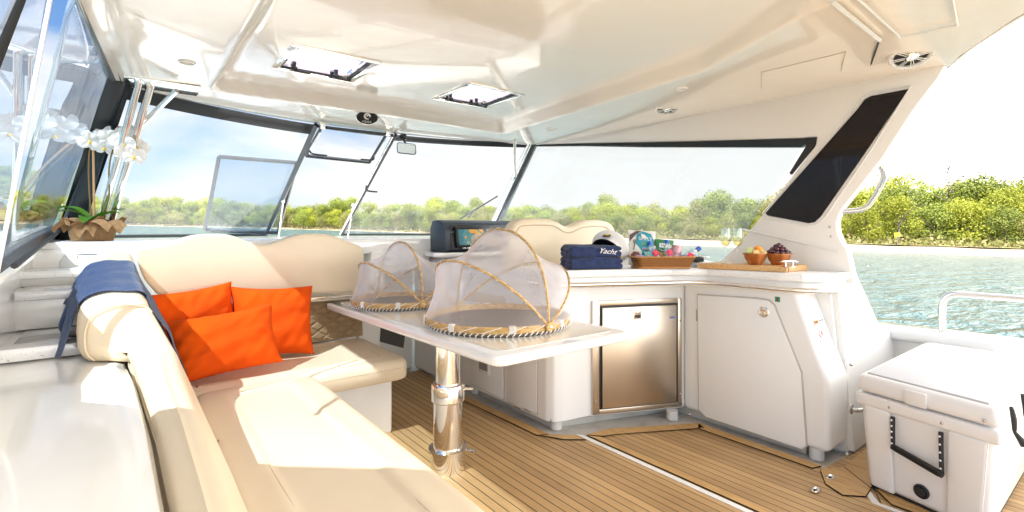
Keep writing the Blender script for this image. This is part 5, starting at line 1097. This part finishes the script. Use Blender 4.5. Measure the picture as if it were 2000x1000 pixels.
text('lettering', 'COOKIES', .016, P(.10, .46, .006), rg, up+rg*.2, WHT, th, .055); decal(th, P, [(-.02, .42), (-.02, .50), (.24, .46), (.24, .38)], DBR, 'flavour_strip', .003)
g = G(); g.tube([P(-.34, .42, .004), P(-.30, .60, .004)], .003, 5); g.tube([P(-.31+.03*math.cos(a*.6), .66+.05*math.sin(a*.6), .004) for a in range(11)], .0025, 5, closed=True); part('spoon_picture', g, DBR, th)
# green box
GB = mat('green_box', (.015, .19, .06), .4); c = bp3(.028, .045, .008); rg = (br+Vector((0, 0, -.10))).normalized(); up = (Vector((0, 0, 1))+bf*.12+br*.10); up = (up-rg*up.dot(rg)).normalized(); n = rg.cross(up)
t = thing('cookie_box', 'green cookie box with white name panel standing in the basket', 'box', c); g = G(); w, h, dd = .058, .165, .025
if n.dot(tocam) < 0: n = -n
g.hexa([c-rg*w+n*dd, c+rg*w+n*dd, c+rg*w-n*dd, c-rg*w-n*dd, c-rg*w+n*dd+up*h, c+rg*w+n*dd+up*h, c+rg*w-n*dd+up*h, c-rg*w-n*dd+up*h], .003); part('carton', g, GB, t)
def bx2(x0, x1, y0, y1, o, m, nm): g = G(); q = c+n*(dd+o); g.prism([q+rg*x0+up*y0, q+rg*x1+up*y0, q+rg*x1+up*y1, q+rg*x0+up*y1], n*.0006); return part(nm, g, m, t)
bx2(-.036, .034, .112, .140, .001, WHT, 'name_panel'); text('lettering', "TATE'S", .020, c+n*(dd+.003)+up*.126, rg, up, mat('dark_green_ink', (.01, .12, .04), .5), t, .052)
g = G(); g.tube([c+n*(dd+.002)+rg*(-.038+.074*k/10)+up*(.104-.012*math.sin(k/10*math.pi)) for k in range(11)], .0022, 5); part('ribbon_print', g, WHT, t)
bx2(-.044, .040, .02, .085, .001, mat('cookie_tan', (.45, .20, .05), .6, bump=(60, .8, .004), var=(40, (.62, .36, .12), .4, .6)), 'cookie_picture')
# snack bar wrapper
th, P, rg, up, n = pouch(bp3(-.062, -.035, .012), br+Vector((0, 0, .10)), Vector((0, 0, 1))+bf*.3+br*.1, .075, .095, .015, mat('mint_wrap', (.16, .50, .48), .35), 'snack_bar', 'mint green snack bar wrapper in front of the cookie bag', bp3(-.06, -.035, .01), 'snack bar')
text('lettering', 'LUNA', .018, P(-.28, .66, .004), up, -rg, REDP, th, .045); decal(th, P, [(.1, .05), (.4, .05), (.42, .6), (.2, .5)], CHOC, 'bar_picture', .002)
# snack packs at the left end
th, P, rg, up, n = pouch(bp3(-.135, -.045, .035), br, Vector((0, 0, 1))+bf*.9, .06, .06, .02, mat('purple_wrap', (.35, .28, .50), .4), 'snack_pack', 'small purple and white snack pack low at the left end of the basket', bp3(-.13, -.045, .03), 'snack pack')
# bottles and can
PINK = mat('pink_flower', (.78, .03, .13), .5); BLUEC = mat('blue_cap', (.02, .10, .55), .35); BLB = mat('blue_band', (.02, .06, .35), .4)
def bottle(c, ax, label, s=1.0):
    ax = Vector(ax).normalized(); t = thing('water_bottle', label, 'bottle', c, 'water bottles in the basket'); c = Vector(c)
    g = G(); sq = (1, .9); g.lathe([(.0, 0), (.026*s, .0), (.030*s, .006), (.030*s, .125*s), (.026*s, .145*s), (.013*s, .165*s), (.012*s, .178*s)], c, ax, 24, sq); part('bottle_body', g, BOTTLE, t)
    g = G(); g.lathe([(.015*s, .168*s), (.015*s, .190*s), (.013*s, .193*s), (0, .193*s)], c, ax, 20); part('cap', g, BLUEC, t)
    nn_ = tocam-ax*tocam.dot(ax); nn_.normalize(); sd_ = ax.cross(nn_); fc = c+ax*.095*s+nn_*.031*s
    g = G()
    for k in range(5):
        a = k*1.2566+.3; d = sd_*math.cos(a)+ax*math.sin(a); e = d.cross(nn_); g.grid(lambda u, v, d=d, e=e: fc+d*.026*s*v+e*(u-.5)*.028*s*math.sin(math.pi*min(1, v*.85+.12))**.8-nn_*.010*abs((d.dot(sd_))*v)**2+nn_*.002, 4, 4)
    part('flower_print', g, PINK, t, sharp=80)
    g = G(); g.ball(fc+nn_*.003, .005*s, 1); part('flower_centre', g, YEL, t)
    g = G(); g.lathe([(.0305*s, .02), (.0305*s, .068*s)], c, ax, 24, sq); part('label_band', g, mat('aqua_print', (.10, .42, .52), .4), t)
    text('lettering', 'FIJI', .022*s, c+ax*.138*s+nn_*.031*s, -sd_ if (-sd_).dot(br) > 0 else sd_, ax, WHT, t, .040*s)
    return t
bottle(bp3(-.010, -.03, .014), Vector((0, 0, 1))*.75+br*-.30+bf*.25, 'leftmost clear water bottle, half hidden low in the basket', .85)
bottle(bp3(.045, -.04, .012), Vector((0, 0, 1))*.9+br*-.05+bf*.2, 'upright clear water bottle in front of the green box', .85)
bottle(bp3(.085, -.045, .022), Vector((0, 0, 1))*.55+br*.80+bf*.05, 'clear water bottle leaning out to the right end of the basket', .95)
t = thing('drink_can', 'pink spotted drink can between the water bottles', 'can', bp3(.085, .01, .03)); c = BASE[t.name]; ax = (Vector((0, 0, 1))+br*.25-bf*.12).normalized()
g = G(); g.lathe([(.024, 0), (.030, .006), (.030, .098), (.024, .108), (.024, .111), (0, .109)], c, ax, 28); part('can_body', g, mat('pink_can', (.74, .40, .45), .3, .2, var=(90, (.55, .05, .08), .60, .66)), t)
nn_ = tocam-ax*tocam.dot(ax); nn_.normalize(); text('lettering', 'SELTZER', .016, c+ax*.065+nn_*.0315, br, ax, INK, t, .042)
# board, glasses, bowls
WOOD = mat('board_wood', (.66, .40, .17), .45, var=(5, (.52, .28, .10), .38, .7), stretch=(3, 14, 20))
cbp = [Vector((2.745, 1.70, CZ+.0015)), Vector((2.855, 1.235, CZ+.0015)), Vector((3.135, 1.235, CZ+.0015)), Vector((3.04, 1.72, CZ+.0015))]
cb = thing('cutting_board', 'thick pale wooden cutting board with a dark joint on the counter', 'cutting board', cbp[0])
g = G(); g.prism(cbp, (0, 0, .030), .003, 2); part('board', g, WOOD, cb)
g = G(); a, b = cbp[1], cbp[2]; e1 = a.lerp(b, .10)+Vector((0, -.0008, 0)); e2 = a.lerp(b, .125)+Vector((0, -.0008, 0)); g.prism([e1, e2, e2+Vector((0, 0, .0302)), e1+Vector((0, 0, .0302))], (0, .003, 0)); part('joint', g, mat('joint_dark', (.12, .05, .02), .6), cb)
BT = CZ+.0320
def wine_glass(px, label):
    c = at_d(px, 515, 3.02); c.z = BT; t = thing('wine_glass', label, 'wine glass', c, 'champagne flutes on the board')
    g = G(); g.lathe([(.032, 0), (.031, .002), (.006, .006), (.0038, .02), (.0035, .085), (.008, .096), (.022, .112), (.0305, .135), (.031, .160), (.027, .212), (.0262, .212), (.030, .160), (.0295, .135), (.021, .114), (.0, .101)], c, n=32); part('glass', g, CLEARG, t, sharp=60)
    g = G(); g.lathe([(0, .102), (.0205, .115), (.0288, .135), (.0293, .158), (0, .158)], c, n=28); part('wine', g, WINE, t)
wine_glass(1417, 'left stemmed glass of pale wine, standing clear of the pillar'); wine_glass(1441, 'right stemmed glass of pale wine, nearest the fruit bowls')
AMB = mat('amber_bowl', (.30, .075, .012), .15, coat=1, var=(22, (.52, .20, .05), .42, .6), stretch=(1, 1, .5))
def bowl(px, py_, d, label, r=.068):
    c = at_d(px, py_, d); c.z = BT; t = thing('fruit_bowl', label, 'bowl', c, 'amber bowls on the board')
    g = G(); g.lathe([(0, 0), (r*.52, 0), (r*.56, .004), (r*.80, .030), (r*.97, .060), (r*1.04, .064), (r*1.03, .067), (r*.94, .064), (r*.75, .032), (r*.45, .008), (0, .007)], c, n=40); part('glass_bowl', g, AMB, t, sharp=50); return c
c1 = bowl(1475, 520, 2.90, 'amber bowl of cut melon and orange, left of the grape bowl'); c2 = bowl(1521, 520, 2.88, 'amber bowl heaped with dark grapes, nearest the pillar', .070)
ORG = mat('orange_flesh', (.85, .30, .02), .45, bump=(60, .3, .002)); MEL = mat('honeydew', (.62, .70, .30), .4); CAN = mat('pale_melon', (.80, .58, .25), .4)
g = G()
cc = c1+Vector((.0, -.01, .085)); rg = Vector((CS, -SN, 0))
b_ = bmesh.new(); bmesh.ops.create_uvsphere(b_, u_segments=24, v_segments=12, radius=.030); bmesh.ops.transform(b_, matrix=Matrix.Translation(cc+rg*.012) @ Matrix.Rotation(R(35), 4, 'Y') @ Matrix.Diagonal((1.2, .8, .62, 1)), verts=b_.verts[:]); g._merge(b_); solo('orange_wedge', g, ORG, 'orange wedge on top of the cut melon', 'orange wedge', cc)
rr = random.Random(5); k = 0
for dx, dy, dz, m_ in ((-.036, -.005, .072, MEL), (-.020, .02, .078, MEL), (-.012, -.032, .066, CAN), (.030, -.028, .066, CAN), (.036, .012, .070, CAN), (.008, .035, .070, MEL)):
    q = c1+rg*dx+Vector((SN, CS, 0))*dy+Vector((0, 0, dz)); g = G(); A = Matrix.Rotation(rr.random()*3, 3, 'Z') @ Matrix.Rotation(rr.random(), 3, 'X'); s_ = .017
    g.hexa([q+A@Vector(v) for v in ((-s_, -s_, -s_), (s_, -s_, -s_), (s_, s_, -s_), (-s_, s_, -s_), (-s_, -s_, s_), (s_, -s_, s_), (s_, s_, s_), (-s_, s_, s_))], .005, 3)
    solo('melon_piece', g, m_, 'green honeydew cube in the cut fruit bowl' if m_ is MEL else 'pale orange melon cube in the cut fruit bowl', 'melon piece', q, 'green melon cubes' if m_ is MEL else 'pale melon cubes')
GRAPE = mat('dark_grape', (.055, .008, .018), .22, coat=.3, var=(60, (.11, .02, .035), .4, .7))
gm = None
for lay, (nn_, rad, zz) in enumerate(((13, .053, .072), (9, .032, .088), (5, .016, .104), (1, 0, .112))):
    for i in range(nn_):
        a = 6.283*i/nn_+lay*.5; q = c2+Vector((math.cos(a)*rad*rr.uniform(.92, 1.08), math.sin(a)*rad, zz+rr.uniform(-.003, .004)))
        if gm is None:
            g = G(); g.ball((0, 0, 0), .0125, 3, (1, 1, 1.12)); gm = to_obj('grape', g, GRAPE, (0, 0, 0)); o = gm
        else: o = gm.copy(); COL.objects.link(o)
        o.location = q; o.rotation_euler = (rr.random()*3, rr.random()*3, 0); tags(o, 'dark red grape heaped in the bowl nearest the pillar', 'grape', 'grapes in the bowl')
def cleat(c, rg, label, k=.75):
    t = thing('cleat', label, 'cleat', c, 'chrome cleats'); rg = Vector(rg).normalized(); g = G()
    g.tube([c+rg*-.065*k+Vector((0, 0, .026)), c+rg*-.03*k+Vector((0, 0, .030)), c+rg*.03*k+Vector((0, 0, .030)), c+rg*.065*k+Vector((0, 0, .026))], lambda q: .0022+.002*math.sin(q*3.14), 8, 3); part('horn', g, CHROME, t)
    for s_ in (-1, 1): g = G(); g.tube([c+rg*.02*s_, c+rg*.02*s_+Vector((0, 0, .030))], .004, 8); part('post', g, CHROME, t)
    g = G(); g.lathe([(.032, 0), (.030, .003), (0, .004)], c, n=20, sq=(1, 1)); part('foot', g, CHROME, t)
p = on_z(1545, 521, CZ+.0325); cleat(p+Vector((0, .01, 0)), (CS, -SN, 0), 'small chrome cleat on the board right of the grape bowl')
p = Vector((3.255, 1.98, .983)); cleat(p, (.6, -.8, 0), 'chrome cleat on the window sill between the basket and the glasses')
g = G(); q = Vector((3.12, 2.06, CZ)); g.tube([q+Vector((0, 0, .02)), q+Vector((.05, -.04, .028)), q+Vector((.11, -.1, .018))], .022, 10, 3); solo('black_pouch', g, RUB, 'black soft pouch lying behind the right end of the basket', 'pouch', q)
# stainless square hatch under the towels
g = G(); q = at_d(1170, 524, 3.0); g.prism([tc_-cr_*.20-cf_*.135+Vector((0, 0, .0006)), tc_+cr_*.23-cf_*.135+Vector((0, 0, .0006)), tc_+cr_*.23+cf_*.16+Vector((0, 0, .0006)), tc_-cr_*.20+cf_*.16+Vector((0, 0, .0006))], (0, 0, -.0004)); part('sink_cover', g, STEEL, gc)

# ------------------------------------------------------------------ cooler
ck = thing('cooler', 'large white hard cooler with black rope handle and drain plug', 'cooler', (3.2, .6, 0))
E1, E2, E3, E4 = Vector((2.715, .865, 0)), Vector((2.585, .350, 0)), Vector((3.80, .34, 0)), Vector((3.81, .865, 0))
cen = (E1+E2+E3+E4)/4
def cq(sc, z, dx=0): return [Vector((cen.x+(p.x-cen.x)*(1-sc/ .60), cen.y+(p.y-cen.y)*(1-sc/.25), z)) for p in (E2, E3, E4, E1)]
g = G(); g.hexa(cq(.040, .012)+cq(.012, .445), .035, 5); part('body', g, PLAST, ck, sharp=50)
g = G(); g.hexa(cq(.002, .385)+cq(.0, .442), .014, 4); part('rim', g, PLAST, ck, sharp=50)
g = G(); g.hexa(cq(.0, .449)+cq(.012, .528), .024, 5); part('lid', g, PLAST, ck, sharp=50)
g = G(); g.hexa(cq(.035, .52)+cq(.038, .536), .006, 2); part('lid_pad', g, PLASTG, ck)
for k in (0, 1):
    g = G(); g.hexa(cq(.030+k*.9, -.0), 0) if False else None
# end face frame: s from E1 (0) to E2 (1)
ed = (E2-E1).normalized(); Wc = (E2-E1).length; eo = Vector((ed.y, -ed.x, 0))
if eo.x > 0: eo = -eo
def ef(s, z, o=0):
    tb_, tt_ = cq(.040, .012), cq(.012, .445); f = (z-.012)/.433; A = tb_[3].lerp(tt_[3], f); B = tb_[0].lerp(tt_[0], f); return A.lerp(B, s)+eo*o
# corner pillars beside the recessed centre
for s0, s1 in ((.0, .27), (.70, 1.0)):
    g = G(); g.prism([ef(s0+.05 if s0 == 0 else s0, .02, .0), ef(s1 if s0 == 0 else .95, .02, .0), ef(s1 if s0 == 0 else .96, .39, .0), ef(s0+.05 if s0 == 0 else s0-.0, .39, 0)], eo*.014, .010, 3); part('corner_rib', g, PLAST, ck)
g = G(); g.tube([ef(.30, .375, .016), ef(.305, .25, .030)], .0085, 8); part('rope', g, RUB, ck)
g = G(); g.tube([ef(.66, .375, .016), ef(.685, .215, .032)], .0085, 8); part('rope', g, RUB, ck)
for (s0, z0, s1, z1) in ((.30, .375, .305, .25), (.66, .375, .685, .215)):
    for k in range(5):
        f = (k+.5)/5; g = G(); g.ball(ef(lerp(s0, s1, f), lerp(z0, z1, f), lerp(.026, .040, f)), .0045, 1); part('rope_bead', g, WHT, ck)
g = G(); g.tube([ef(.30, .247, .032), ef(.695, .205, .034)], .0135, 12); hg = part('handle_grip', g, RUB, ck)
g = G()
for k in range(4): g.tube([ef(.32, .247+(k-1.5)*.006, .045), ef(.675, .208+(k-1.5)*.006, .047)], .0022, 5)
part('grip_ridge', g, BLACK, hg)
g = G(); g.lathe([(.028, 0), (.030, .006), (.024, .010), (.020, .006), (.018, .013), (0, .014)], ef(.50, .085, .0), eo, 28); part('drain_plug', g, RUB, ck)
for s_ in (.27, .66): g = G(); g.ball(ef(s_, .412, .010), .007, 2); part('screw', g, SCREWM, ck)
g = G(); g.ball(ef(.93, .47, .012), .006, 2); part('screw', g, SCREWM, ck)
g = G(); g.prism([ef(.40, .452, .013), ef(.56, .452, .013), ef(.56, .515, .010), ef(.40, .515, .010)], eo*.008, .004, 2); part('lid_tab', g, PLAST, ck)
# side with latches (E2 -> E3)
sd_d = (E3-E2).normalized(); so_ = Vector((sd_d.y, -sd_d.x, 0))
if so_.y > 0: so_ = -so_
for s_ in (.13, .38):
    g = G(); p = E2+sd_d*s_; g.tube([p+so_*.008+Vector((0, 0, .515)), p+so_*.016+Vector((0, 0, .47)), p+so_*.018+Vector((0, 0, .42))], lambda q: .006+.003*math.sin(q*3.1), 8, 3); g.tube([p+so_*.018+Vector((0, 0, .42)), p+so_*.045+sd_d*.01+Vector((0, 0, .375))], lambda q: .006+.009*q, 8); part('latch', g, RUB, ck)
g = G(); p = E2+sd_d*.24; g.prism([p+Vector((-.02, 0, .41)), p+Vector((.03, 0, .41)), p+Vector((.03, 0, .44)), p+Vector((-.02, 0, .44))], so_*.006, .001, 1); part('lock_plate', g, SCREWM, ck)
g = G(); g.hexa(cq(.05, .0)+cq(.05, .016)); part('feet', g, RUB, ck)
